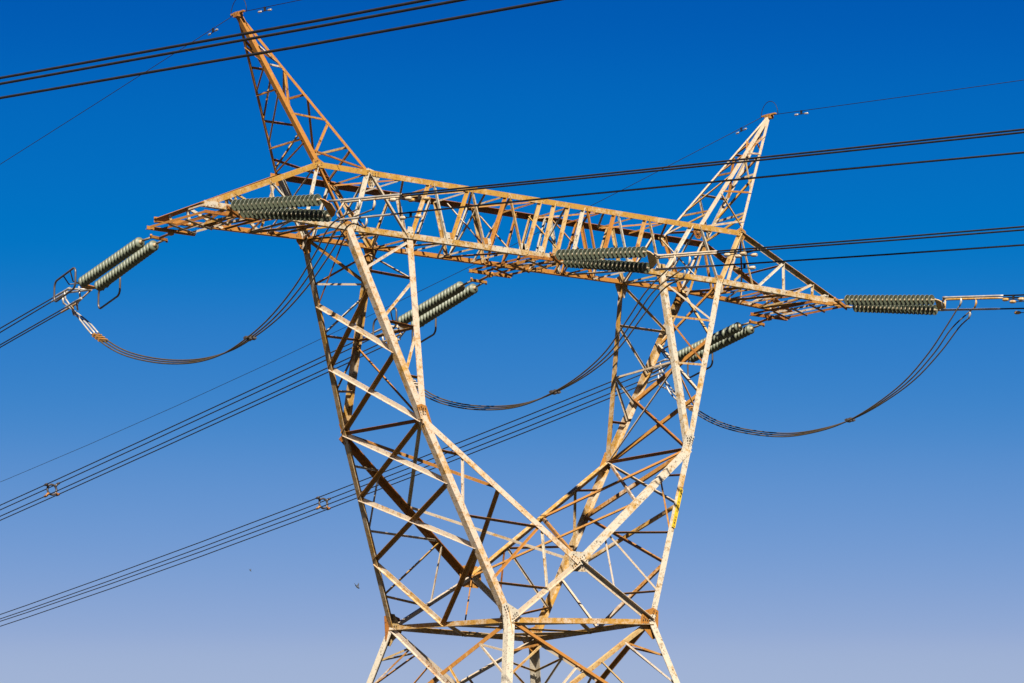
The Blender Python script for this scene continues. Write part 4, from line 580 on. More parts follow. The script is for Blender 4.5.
D['jump']={
'-1':[[-9.418,6.617,22.377],[-9.426,5.969,21.716],[-9.435,5.239,21.206],[-9.45,4.052,20.667],[-9.47,2.442,20.258],[-9.489,0.881,20.057],[-9.505,-0.418,20.084],[-9.518,-1.476,20.308],[-9.53,-2.513,20.671],[-9.543,-3.53,21.217],[-9.554,-4.409,21.868],[-9.562,-5.12,22.464],[-9.568,-5.589,22.858]],
'0':[[0.535,6.036,22.0],[0.531,5.718,21.464],[0.526,5.178,20.959],[0.517,4.289,20.47],[0.505,3.068,20.109],[0.49,1.66,19.89],[0.477,0.407,19.847],[0.465,-0.822,20.012],[0.453,-2.028,20.328],[0.442,-3.097,20.805],[0.433,-3.999,21.499],[0.425,-4.773,22.099],[0.419,-5.35,22.645]],
'1':[[10.513,6.432,22.462],[10.51,5.917,21.753],[10.505,5.144,21.223],[10.498,4.084,20.667],[10.489,2.83,20.267],[10.478,1.192,19.971],[10.469,-0.213,19.953],[10.461,-1.397,20.095],[10.453,-2.566,20.425],[10.446,-3.72,20.911],[10.439,-4.675,21.548],[10.435,-5.321,22.108],[10.433,-5.707,22.647]]}
D['cam']={
'loc':[-57.496,-70.139,6.303],
'R':[0.775324,-0.631548,-0.004344],
'U':[-0.100292,-0.129909,0.986441],
'F':[0.623549,0.764376,0.164061],
'lens':125.30962514322117}
D['ewdamp']=[
([-8.777,1.288,28.549],[0.1127,0.9895,-0.0906]),
([-8.812,-0.987,28.617],[0.1131,-0.9925,-0.047]),
([9.082,1.281,28.534],[0.1124,0.9865,-0.1191]),
([9.067,-1.156,28.577],[0.113,-0.992,-0.0571])]
D['conddamp']=[
([-9.515,-7.367,22.823],[0.1129,-0.9906,-0.0777]),
([-9.055,-7.456,22.861],[0.1129,-0.9905,-0.0782]),
([-9.283,-7.432,22.424],[0.1129,-0.991,-0.072]),
([0.504,-7.637,22.691],[0.1129,-0.9906,-0.0772]),
([0.944,-7.555,22.721],[0.1128,-0.9904,-0.0795]),
([0.736,-7.709,22.36],[0.1128,-0.99,-0.0842]),
([10.476,-7.504,22.685],[0.1126,-0.9886,-0.1002]),
([10.908,-7.357,22.695],[0.1126,-0.9881,-0.105]),
([10.721,-7.687,22.339],[0.1125,-0.9877,-0.1086])]
D['spacers']=[
[[2.759,27.436,20.623],[3.209,27.436,20.684],[2.759,27.436,20.253],[3.209,27.436,20.326]],
[[12.598,26.134,20.793],[13.048,26.134,20.775],[12.598,26.134,20.436],[13.048,26.134,20.45]]]
D['bird']=[
[26.06,41.96,19.79],
[91.51,142.82,32.56]]
D['tag']=[
[3.858,-1.762,17.656],
[3.4,-1.937,16.603]]

N = {k: Vector(v) for k, v in D['nodes'].items()}

# ---------------- materials
def mat_metal(name, pale, rust, dark, amount, rough=.62, scale=1.0, metallic=0.0):
    m = bpy.data.materials.new(name); m.use_nodes = True
    t = m.node_tree; b = t.nodes['Principled BSDF']
    tc = t.nodes.new('ShaderNodeTexCoord'); oi = t.nodes.new('ShaderNodeObjectInfo')
    n1 = t.nodes.new('ShaderNodeTexNoise'); n1.inputs['Scale'].default_value = 1.3*scale; n1.inputs['Detail'].default_value = 8; n1.inputs['Roughness'].default_value = .72
    n2 = t.nodes.new('ShaderNodeTexNoise'); n2.inputs['Scale'].default_value = 9*scale; n2.inputs['Detail'].default_value = 6; n2.inputs['Roughness'].default_value = .7
    n3 = t.nodes.new('ShaderNodeTexNoise'); n3.inputs['Scale'].default_value = 34*scale; n3.inputs['Detail'].default_value = 3
    for n in (n1, n2, n3): t.links.new(tc.outputs['Object'], n.inputs['Vector'])
    def math_(op, a, b_, clamp=False):
        k = t.nodes.new('ShaderNodeMath'); k.operation = op; k.use_clamp = clamp
        for i, v in enumerate((a, b_)):
            if isinstance(v, (int, float)): k.inputs[i].default_value = v
            else: t.links.new(v, k.inputs[i])
        return k.outputs[0]
    rnd = math_('MULTIPLY', math_('SUBTRACT', oi.outputs['Random'], .5), .34)
    s = math_('ADD', math_('ADD', math_('MULTIPLY', n1.outputs[0], .6), math_('MULTIPLY', n2.outputs[0], .4)), rnd)
    f = math_('MULTIPLY', math_('SUBTRACT', s, .5 - (amount - .5)*.42), 8.5, False)
    f = math_('ADD', f, .5, True)
    mx = t.nodes.new('ShaderNodeMix'); mx.data_type = 'RGBA'; mx.inputs[6].default_value = (*pale, 1); mx.inputs[7].default_value = (*rust, 1)
    t.links.new(f, mx.inputs[0])
    g = math_('ADD', math_('MULTIPLY', math_('SUBTRACT', n3.outputs[0], .54), 5.0), math_('MULTIPLY', math_('SUBTRACT', n2.outputs[0], .52), 5.0), True)
    g = math_('MULTIPLY', g, .85)
    m2 = t.nodes.new('ShaderNodeMix'); m2.data_type = 'RGBA'; m2.inputs[7].default_value = (*dark, 1)
    t.links.new(g, m2.inputs[0]); t.links.new(mx.outputs[2], m2.inputs[6]); t.links.new(m2.outputs[2], b.inputs['Base Color'])
    b.inputs['Roughness'].default_value = rough; b.inputs['Metallic'].default_value = metallic; b.inputs['Specular IOR Level'].default_value = .25
    bp = t.nodes.new('ShaderNodeBump'); bp.inputs['Strength'].default_value = .35; bp.inputs['Distance'].default_value = .01
    t.links.new(n3.outputs[0], bp.inputs['Height']); t.links.new(bp.outputs[0], b.inputs['Normal'])
    return m
def mat_plain(name, col, rough=.5, metallic=0, var=.25, scale=6, **kw):
    m = bpy.data.materials.new(name); m.use_nodes = True
    t = m.node_tree; b = t.nodes['Principled BSDF']
    n = t.nodes.new('ShaderNodeTexNoise'); n.inputs['Scale'].default_value = scale; n.inputs['Detail'].default_value = 5
    tc = t.nodes.new('ShaderNodeTexCoord'); t.links.new(tc.outputs['Object'], n.inputs['Vector'])
    r = t.nodes.new('ShaderNodeValToRGB'); r.color_ramp.elements[0].position = .3; r.color_ramp.elements[1].position = .7
    r.color_ramp.elements[0].color = (*[c*(1-var) for c in col], 1); r.color_ramp.elements[1].color = (*[min(1, c*(1+var)) for c in col], 1)
    t.links.new(n.outputs[0], r.inputs[0]); t.links.new(r.outputs[0], b.inputs['Base Color'])
    b.inputs['Roughness'].default_value = rough; b.inputs['Metallic'].default_value = metallic
    for k, v in kw.items(): b.inputs[k.replace('_', ' ')].default_value = v
    return m
PALE, TAN, GOLD, RUST, DARK = (.245, .217, .168), (.213, .162, .088), (.205, .112, .019), (.108, .042, .008), (.022, .010, .004)
M = dict(
 pale=mat_metal('weathered_zinc', PALE, GOLD, DARK, .17),
 cream=mat_metal('cream_weathered_steel', (0.2535, 0.2067, 0.1560), GOLD, RUST, .22),
 tan=mat_metal('tan_weathered_steel', (0.2418, 0.1966, 0.1404), GOLD, RUST, .34),
 gold=mat_metal('golden_rusted_steel', (0.2301, 0.1576, 0.0671), (0.1856, 0.0788, 0.0125), RUST, .55),
 mix=mat_metal('patchy_rusted_steel', (0.2418, 0.2020, 0.1576), (0.1739, 0.0788, 0.0156), DARK, .55),
 rust=mat_metal('orange_rust_and_shade', (0.1911, 0.0897, 0.0172), (0.1404, 0.0507, 0.0078), DARK, .5),  # real rust, also painted-in shade on some chords, struts and braces
 bolt=mat_plain('bolt_rust', (0.0195, 0.0101, 0.0047), .7),
 jumper=mat_plain('jumper_strand', (.036,.027,.017), .5, .0, Specular_IOR_Level=.2),
 cable=mat_plain('weathered_cable', (.009,.0085,.0085), .55, .0, Specular_IOR_Level=.15),
 alu=mat_plain('clamp_aluminium', (0.2020, 0.1856, 0.1630), .45, .3),
 ring=mat_plain('corona_ring_metal', (0.0421, 0.0335, 0.0281), .45, .3),
 glass=mat_plain('insulator_glass', (.058,.066,.043), .55, 0, .2, 3, Transmission_Weight=.15, Specular_IOR_Level=.35, IOR=1.5),
 white=mat_plain('damper_zinc', (0.3370, 0.3315, 0.3198), .4, .0),
 yellow=mat_plain('yellow_plate_paint', (0.2808, 0.1911, 0.0031), .5, 0, .1),
 black=mat_plain('black_plate_paint', (.06,.03,.003), .6),
 bird=mat_plain('bird_plumage', (0.0109, 0.0140, 0.0195), .8),
)

# ---------------- mesh helpers
def link(name, bm, mat, parent=None):
    me = bpy.data.meshes.new(name); bm.normal_update(); bm.to_mesh(me); bm.free()
    for k in (mat if isinstance(mat, (list, tuple)) else [mat]): me.materials.append(k)
    o = bpy.data.objects.new(name, me); COL.objects.link(o)
    if parent: attach(o, parent)
    return o
def origin(o):
    return o.get('_org', None)
def attach(o, parent):
    o.parent = parent; o.matrix_parent_inverse = parent.matrix_world.inverted() if parent.type != 'EMPTY' else Matrix.Translation(-parent.location)
def recentre(o):            # move a mesh object's origin to its middle, geometry stays put
    me = o.data
    c = sum((v.co for v in me.vertices), Vector())/len(me.vertices)
    for v in me.vertices: v.co -= c
    o.location = o.location + c
def empty(name, loc):
    o = bpy.data.objects.new(name, None); o.location = loc; COL.objects.link(o); o.empty_display_size = .3
    return o
def tag(o, label, cat, group=None, kind=None):
    if kind: o['kind'] = kind
    if label: o['label'] = label
    if cat: o['category'] = cat
    if group: o['group'] = group
    return o
def prism(bm, prof, a, b, X, Y, mi=0):
    """sweep closed 2-D profile from a to b"""
    va = [bm.verts.new(a + X*x + Y*y) for x, y in prof]; vb = [bm.verts.new(b + X*x + Y*y) for x, y in prof]
    n = len(prof); fs = []
    for i in range(n): fs.append(bm.faces.new((va[i], va[(i+1) % n], vb[(i+1) % n], vb[i])))
    fs.append(bm.faces.new(va[::-1])); fs.append(bm.faces.new(vb))
    for f in fs: f.material_index = mi
    return fs
def Lprof(w, h, t): return [(0, 0), (w, 0), (w, t), (t, t), (t, h), (0, h)]
def angle(bm, a, b, w, n, mode):
    a, b, n = Vector(a), Vector(b), Vector(n)
    ax = (b-a).normalized(); t = max(.008, w*.10)
    if mode in ('corner', 'cornerx'):
        if mode == 'corner': f1, f2 = Vector((n.x, 0, 0)), Vector((0, n.y, 0))
        else: f1, f2 = Vector((0, 0, n.z)), Vector((0, n.y, 0))
        f1 = (f1 - ax*f1.dot(ax)).normalized(); f2 = (f2 - ax*f2.dot(ax)); f2 = (f2 - f1*f2.dot(f1)).normalized()
        o = -(f1+f2)*w*.36
        prism(bm, Lprof(w, w, t), a+o, b+o, f1, f2); return
    n = (n - ax*n.dot(ax)).normalized(); e = n.cross(ax).normalized()
    if e.z < -1e-4 or (abs(e.z) <= 1e-4 and e.y > 0): e = -e
    off = {'o': .006, 't': .006, 'i': -.022}[mode]
    if mode == 'o': prism(bm, Lprof(w, w*.8, t), a - e*w/2 + n*off, b - e*w/2 + n*off, e, n)
    elif mode == 't': prism(bm, Lprof(w, w*.9, t), a + e*w/2 + n*off, b + e*w/2 + n*off, -e, n)
    else: prism(bm, Lprof(w, w*.8, t), a + e*w/2 + n*off, b + e*w/2 + n*off, -e, -n)
def tube(bm, pts, r, seg=8, closed=False, mi=0, radii=None):
    pts = [Vector(p) for p in pts]; n = len(pts); rings = []
    up = None
    for i, p in enumerate(pts):
        if closed: d = pts[(i+1) % n] - pts[i-1]
        else: d = pts[min(i+1, n-1)] - pts[max(i-1, 0)]
        d.normalize()
        if up is None: up = d.orthogonal().normalized()
        up = (up - d*up.dot(d)).normalized(); s = d.cross(up)
        rr = radii[i] if radii else r
        rings.append([bm.verts.new(p + (up*math.cos(2*math.pi*k/seg) + s*math.sin(2*math.pi*k/seg))*rr) for k in range(seg)])
    for i in range(n if closed else n-1):
        A, B = rings[i], rings[(i+1) % n]
        for k in range(seg):
            f = bm.faces.new((A[k], A[(k+1) % seg], B[(k+1) % seg], B[k])); f.smooth = True; f.material_index = mi
    if not closed:
        bm.faces.new(rings[0][::-1]).material_index = mi; bm.faces.new(rings[-1]).material_index = mi
def box(bm, c, X, Y, Z, mi=0):
    c = Vector(c); prism(bm, [(-1, -1), (1, -1), (1, 1), (-1, 1)], c-Z, c+Z, X, Y, mi)
def catmull(P, k=6):
    P = [Vector(p) for p in P]; o = []
    Q = [P[0]*2-P[1]] + P + [P[-1]*2-P[-2]]
    for i in range(1, len(Q)-2):
        p0, p1, p2, p3 = Q[i-1:i+3]
        for j in range(k):
            t = j/k
            o.append(.5*((2*p1) + (p2-p0)*t + (2*p0-5*p1+4*p2-p3)*t*t + (3*p1-p0-3*p2+p3)*t**3))
    o.append(P[-1]); return o
def hull2(pts):
    pts = sorted(set(pts)); 
    def half(ps):
        h = []
        for p in ps:
            while len(h) > 1 and (h[-1][0]-h[-2][0])*(p[1]-h[-2][1]) - (h[-1][1]-h[-2][1])*(p[0]-h[-2][0]) <= 0: h.pop()
            h.append(p)
        return h
    a, b = half(pts), half(pts[::-1]); return a[:-1]+b[:-1]
def gusset(parent, c, n, toward, L, mat, off=.03, t=.012, wd=.07, name='gusset_plate'):
    c, n = Vector(c), Vector(n).normalized()
    u = n.orthogonal().normalized(); v = n.cross(u)
    P = []; dirs = []; wd *= .8
    for k, q in enumerate(toward):
        l = (L[k] if isinstance(L, (list, tuple)) else L)*.72
        d = Vector(q)-c; d -= n*d.dot(n); d.normalize(); pr = n.cross(d); dirs.append((d, pr, l))
        for s in (-1, 1):
            w = c + d*l + pr*wd*s - c; P.append((round(w.dot(u), 4), round(w.dot(v), 4)))
            w = pr*wd*s; P.append((round(w.dot(u), 4), round(w.dot(v), 4)))
    h = hull2(P); bm = bmesh.new()
    prism(bm, h, c+n*(off-t), c+n*off, u, v)
    for d, pr, l in dirs:                      # bolt heads
        k = max(2, int(l/.065))
        for i in range(1, k):
            for s in (-1, 1):
                q = c + d*(l*i/k) + pr*wd*.5*s + n*off
                prism(bm, [(.0145*math.cos(a*math.pi/3), .0145*math.sin(a*math.pi/3)) for a in range(6)], q, q+n*.022, d, pr, 1)
    o = link(name, bm, [mat, M['bolt']], parent); return o

# ---------------- ground (below the frame, but it bounces light and carries the tower)
bm = bmesh.new()
cl = cam.matrix_world.translation
rad = [0, 4, 8, 14, 20, 28, 38, 50, 65, 85, 110, 150, 220, 350, 600, 1200, 3000, 9000]
def gz(x, y):
    d = math.hypot(x-cl.x, y-cl.y)
    h = 4.6*math.exp(-(d/48)**2)
    e = math.hypot(x, y)
    return h + .25*math.sin(x*.07+1)*math.sin(y*.06)*min(1, e/20)*(1 if e < 600 else 0)
prev = None
for ri, r in enumerate(rad):
    ring = [bm.verts.new((r*math.cos(a*math.pi/36)+cl.x*.5, r*math.sin(a*math.pi/36)+cl.y*.5, gz(r*math.cos(a*math.pi/36)+cl.x*.5, r*math.sin(a*math.pi/36)+cl.y*.5))) for a in range(72)] if r else [bm.verts.new((cl.x*.5, cl.y*.5, gz(cl.x*.5, cl.y*.5)))]
    if prev:
        for k in range(72):
            if len(prev) == 1: bm.faces.new((prev[0], ring[k], ring[(k+1) % 72]))
            else: bm.faces.new((prev[k], ring[k], ring[(k+1) % 72], prev[(k+1) % 72]))
    prev = ring
for f in bm.faces: f.smooth = True
gm_ = mat_plain('dry_grass_soil', (.035, .033, .018), .95, 0, .5, .35)
tag(link('ground', bm, gm_), None, None, kind='structure')

# ---------------- the tower
tower = empty('lattice_tower', (0, 0, 0))
tag(tower, 'rusty steel lattice pylon with two forks, a crossarm and two pointed peaks', 'pylon')
parts = {}
spec = {'lower_body': ('waist_frame', 'cream'), 'fork_left': ('fork', 'pale'), 'fork_right': ('fork', 'pale'), 'crossarm': ('crossarm', 'pale'),
        'peak_left': ('earthwire_peak', 'gold'), 'peak_right': ('earthwire_peak', 'tan')}
for key, (nm, mt) in spec.items():
    bm = bmesh.new()
    for p, k, a, b, w, n, mode in D['bars']:
        if p != key: continue
        if (k == 'chord' and key != 'lower_body') or (key == 'lower_body' and k == 'waist_beam'): 
            nf = len(bm.faces); angle(bm, a, b, w, n, mode); bm.faces.ensure_lookup_table()
            zz = (a[2]+b[2])/2; yy = (a[1]+b[1])/2; mi = 0
            if key == 'crossarm': mi = (1 if yy < 0 else 3) if zz > 24.2 else (0 if yy < 0 else 2)  # far top chord: dark rust slot paints in its shade
            elif key.startswith('fork'): mi = 0 if yy < 0 else (2 if mode == 'i' else 1)  # far inner chord of the left fork: underside shade painted in with rust
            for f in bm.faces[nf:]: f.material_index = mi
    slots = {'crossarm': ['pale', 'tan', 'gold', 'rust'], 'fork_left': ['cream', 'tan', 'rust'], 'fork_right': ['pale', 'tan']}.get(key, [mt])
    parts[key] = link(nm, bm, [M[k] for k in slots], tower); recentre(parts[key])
bpy.context.view_layer.update()
NM = {('lower_body', 'chord'): 'leg', ('lower_body', 'brace'): 'waist_brace', ('lower_body', 'diagonal_brace'): 'leg_brace', ('lower_body', 'horizontal_strut'): 'leg_strut',
      ('peak_left', 'diagonal_brace'): 'peak_brace', ('peak_right', 'diagonal_brace'): 'peak_brace', ('peak_left', 'horizontal_strut'): 'peak_strut', ('peak_right', 'horizontal_strut'): 'peak_strut'}
MB = {'lower_body': ['tan', 'gold', 'mix'], 'fork_left': ['gold', 'tan', 'pale', 'mix'], 'fork_right': ['gold', 'mix', 'tan', 'rust'], 'crossarm': ['pale', 'gold', 'mix', 'tan'],
      'peak_left': ['gold', 'rust', 'mix'], 'peak_right': ['mix', 'tan', 'gold']}
def sub(o, par):
    recentre(o); attach(o, par)
for p, k, a, b, w, n, mode in D['bars']:
    if (k == 'chord' and p != 'lower_body') or (p == 'lower_body' and k == 'waist_beam'): continue
    bm = bmesh.new(); angle(bm, a, b, w, n, mode)
    mt = random.choice(MB[p])
    if k == 'waist_brace' and mode == 't': mt = 'rust'
    if k == 'horizontal_strut' and mode == 't': mt = 'rust'  # struts under a top flange: shade painted in with the rust tone
    if p == 'fork_left' and k == 'diagonal_brace' and n[0] < -.5: mt = 'cream' if mode == 'o' else 'rust'  # outer-face braces: cream paints the sunlit set, rust tone the shaded set
    if k == 'chord': mt = 'pale'
    if k == 'strain_beam': mt = random.choice(['gold', 'rust', 'tan'] if a[0] < -5 else ['rust', 'rust', 'mix'])
    if k in ('plan_brace', 'plan_strut'): mt = random.choice(['rust', 'mix', 'gold', 'tan'])
    if k == 'lacing_bar': mt = 'gold' if abs((a[0]+b[0])/2) < 1.2 else random.choice(['pale', 'tan', 'pale', 'gold'])
    sub(link(NM.get((p, k), k), bm, M[mt]), parts[p])
def G(p, c, n, tw, L, mt, **kw):
    o = gusset(None, c, n, tw, L, M[mt], **kw); sub(o, parts[p])
nX, pX, nY, pY = (-1, 0, 0), (1, 0, 0), (0, -1, 0), (0, 1, 0)
J = lambda a: N[a]
fl = (-.92, 0, -.38); fr = (.92, 0, -.38); fn = (0, -.985, -.17); ff = (0, .985, -.17)
G('lower_body', J('N'), nY, [J('KLn'), J('R'), J('CN'), J('Nb')], [.6, .4, .5, .5], 'pale', wd=.1)
G('lower_body', J('N'), nX, [J('L'), J('Nb'), J('KLn')], [.45, .55, .5], 'gold', wd=.1)
G('lower_body', J('R'), nY, [J('KRn'), J('N'), J('CN'), J('Rb')], [.5, .5, .5, .6], 'gold', wd=.12)
G('lower_body', J('L'), nX, [J('KLf'), J('N'), J('Lb')], [.5, .45, .65], 'gold', wd=.1)
G('lower_body', J('L'), pY, [J('KLf'), J('F'), J('CF'), J('Lb')], [.5, .45, .5, .5], 'rust', wd=.12)
G('lower_body', J('F'), pY, [J('KRf'), J('L'), J('CF'), J('Fb')], [.5, .5, .5, .5], 'gold', wd=.1)
G('lower_body', J('F'), pX, [J('KRf'), J('R'), J('Fb')], [.5, .5, .5], 'mix', wd=.1)
G('lower_body', J('CN'), nY, [J('KLn'), J('KRn'), J('N'), J('R')], .45, 'pale', wd=.1)
G('lower_body', J('CF'), pY, [J('KLf'), J('KRf'), J('L'), J('F')], .5, 'rust', wd=.12)
for k, a, b, c_, mt in (('fork_left', 'KLn', 'OLn', 'ILn', 'gold'), ('fork_right', 'KRn', 'ORn', 'IRn', 'pale')):
    cn = J('CN'); w = J('N' if k == 'fork_left' else 'R')
    G(k, J(a), nY, [J(b), J(c_), cn, w], [.55, .5, .4, .35], mt, wd=.09)
for k, a, b, c_, w in (('fork_left', 'KLf', 'OLf', 'ILf', 'L'), ('fork_right', 'KRf', 'ORf', 'IRf', 'F')):
    G(k, J(a), pY, [J(b), J(c_), J('CF'), J(w)], [.4, .4, .4, .35], 'rust', wd=.09)
for a, kn, fork, q in (('OLn', 'KLn', 'fork_left', 'ILn'), ('ILn', 'KLn', 'fork_left', 'OLn'), ('IRn', 'KRn', 'fork_right', 'ORn'), ('ORn', 'KRn', 'fork_right', 'IRn')):
    G('crossarm', J(a), nY, [J(kn), J(q), J(q)*-1 + J(a)*2, J(a)+Vector((0, 0, 1))], [.42, .3, .3, .25], 'mix' if a != 'ILn' else 'gold', wd=.1)
for a, kn, q in (('OLf', 'KLf', 'ILf'), ('ILf', 'KLf', 'OLf'), ('IRf', 'KRf', 'ORf'), ('ORf', 'KRf', 'IRf')):
    G('crossarm', J(a), pY, [J(kn), J(q), J(q)*-1 + J(a)*2, J(a)+Vector((0, 0, 1))], [.55, .3, .3, .25], 'mix', wd=.12)
for a in ('OLn', 'OLf', 'ORn', 'ORf'):
    s = -1 if 'L' in a else 1; kn = 'K' + a[1:]
    G('crossarm', J(a), (s, 0, 0), [J(kn), J(a)+Vector((0, 1 if a[2] == 'n' else -1, 0))], [.4, .3], 'mix', wd=.08, off=.05)
for a, mt in (('T1n', 'rust'), ('T2n', 'pale'), ('T3n', 'rust'), ('T4n', 'rust')):
    s = 1 if a in ('T1n', 'T3n') else -1
    ap = J('AL' if a in ('T1n', 'T2n') else 'AR')
    G('crossarm', J(a), nY, [J(a)+Vector((1, 0, 0)), J(a)-Vector((1, 0, 0)), ap, J(a)+Vector((.15, 0, -1)), J(a)+Vector((-.2, 0, -1))], [.26, .2, .2, .3, .25] if mt == 'rust' else [.45, .2, .2, .5, .2], mt, wd=.07)
for a in ('T1f', 'T2f', 'T3f', 'T4f'):
    G('crossarm', J(a), pY, [J(a)+Vector((1, 0, 0)), J(a)-Vector((1, 0, 0)), J(a)+Vector((0, 0, -1))], [.25, .25, .35], 'gold', wd=.07)
# lacing node plates along the crossarm
for p, k, a, b, w, n, mode in D['bars']:
    if k == 'lacing_bar' and abs(a[0]) < 5.4 and n[1] < 0:
        bot = Vector(a if a[2] < b[2] else b)
        bm = bmesh.new(); c = bot+Vector((0, -.012, .10)); prism(bm, [(-.13, -.14), (.13, -.14), (.07, .16), (-.07, .16)], c, c+Vector((0, -.010, 0)), Vector((1, 0, 0)), Vector((0, 0, 1)))
        for s in (-.05, .05):
            q = c + Vector((s, -.010, 0)); prism(bm, [(.018*math.cos(i*1.047), .018*math.sin(i*1.047)) for i in range(6)], q, q+Vector((0, -.02, 0)), Vector((1, 0, 0)), Vector((0, 0, 1)), 1)
        sub(link('lacing_plate', bm, [M[random.choice(['gold', 'pale', 'rust'])], M['bolt']]), parts['crossarm'])
# peak caps
for key, a in (('peak_left', 'AL'), ('peak_right', 'AR')):
    bm = bmesh.new(); c = J(a)
    box(bm, c+Vector((0, 0, -.02)), Vector((.08, 0, 0)), Vector((0, .10, 0)), Vector((0, 0, .06)))
    box(bm, c+Vector((0, 0, .03)), Vector((.035, 0, 0)), Vector((0, .27, 0)), Vector((0, 0, .02)))
    sub(link('peak_cap', bm, M['rust']), parts[key])
    bm = bmesh.new(); P = [c+Vector((.02, .34*math.cos(t*math.pi/10), .42*math.sin(t*math.pi/10))) for t in range(11)]
    tube(bm, P, .009, 6); sub(link('earthing_loop', bm, M['cable']), parts[key])
# step bolts on the near left fork chord and right leg
bm = bmesh.new()
# yellow marker plates down the right fork chord
A, B = Vector(D['tag'][0]), Vector(D['tag'][1]); ax = (B-A).normalized()
bm = bmesh.new(); nrm = Vector((0, -1, 0)); nrm = (nrm-ax*nrm.dot(ax)).normalized(); sd_ = ax.cross(nrm)
c = (A+B)/2 + nrm*.085
L_ = (B-A).length/2
box(bm, c, sd_*.058, nrm*.006, ax*L_)
plate = link('marker_plate', bm, M['yellow']); 
bm = bmesh.new()
for i in range(13):
    t = -L_ + (i+.5)*2*L_/13
    wds = random.choice([.014, .02, .024])
    if i in (3, 8): continue
    box(bm, c+nrm*.009+ax*t+sd_*random.uniform(-.008, .008), sd_*wds, nrm*.002, ax*random.choice([.012, .018, .024]))
    box(bm, c+nrm*.009+ax*(t+.02)-sd_*.012, sd_*.006, nrm*.002, ax*.02)
mk = link('marker_lettering', bm, M['black']); sub(plate, parts['fork_right'])
bpy.context.view_layer.update()
mk_parent = plate
recentre(mk); mk.parent = plate
bpy.context.view_layer.update(); mk.matrix_parent_inverse = plate.matrix_world.inverted()
plate['label'] = 'yellow marker strip with small dark marks'

# ---------------- insulator sets
def disc_mesh():
    bm = bmesh.new()
    prof = [(.0, -.045), (.03, -.045), (.048, -.03), (.05, -.005), (.075, .0), (.118, .016), (.14, .042), (.143, .066), (.134, .068), (.12, .045), (.10, .070), (.088, .040), (.07, .064), (.055, .036), (.04, .065), (.02, .07), (.02, .11), (0, .11)]
    seg = 20; rings = []
    for r, x in prof:
        rings.append([bm.verts.new((x, r*math.cos(2*math.pi*k/seg), r*math.sin(2*math.pi*k/seg))) for k in range(seg)] if r else [bm.verts.new((x, 0, 0))])
    for i in range(len(rings)-1):
        A, B = rings[i], rings[i+1]
        for k in range(seg):
            k2 = (k+1) % seg
            if len(A) == 1: f = bm.faces.new((A[0], B[k2], B[k]))
            elif len(B) == 1: f = bm.faces.new((A[k], A[k2], B[0]))
            else: f = bm.faces.new((A[k], A[k2], B[k2], B[k]))
            f.smooth = True; f.material_index = 1 if (i < 3 or i > 13) else 0
    me = bpy.data.meshes.new('glass_disc'); bm.normal_update(); bm.to_mesh(me); bm.free()
    me.materials.append(M['glass']); me.materials.append(M['capm']); return me
M['capm'] = mat_plain('cap_iron', (.14, .10, .05), .6, 0, .4)
DISC = disc_mesh()
place = {'-1': ('left', 'under the left arm tip'), '0': ('middle', 'under the middle of the crossarm'), '1': ('right', 'at the right arm tip')}
SETLAB = {
 'near-1': 'green glass insulator pair running across the front of the left arm',
 'near0': 'green glass insulator pair running across the front of the crossarm middle',
 'near1': 'green glass insulator pair standing clear against the sky off the right arm tip',
 'far-1': 'pale green insulator pair slanting down behind the left arm tip to two rings',
 'far0': 'pale green insulator pair slanting down below the crossarm middle behind the left fork',
 'far1': 'pale green insulator pair slanting down behind the right fork'}
ZU = Vector((0, 0, 1))
ends = {}
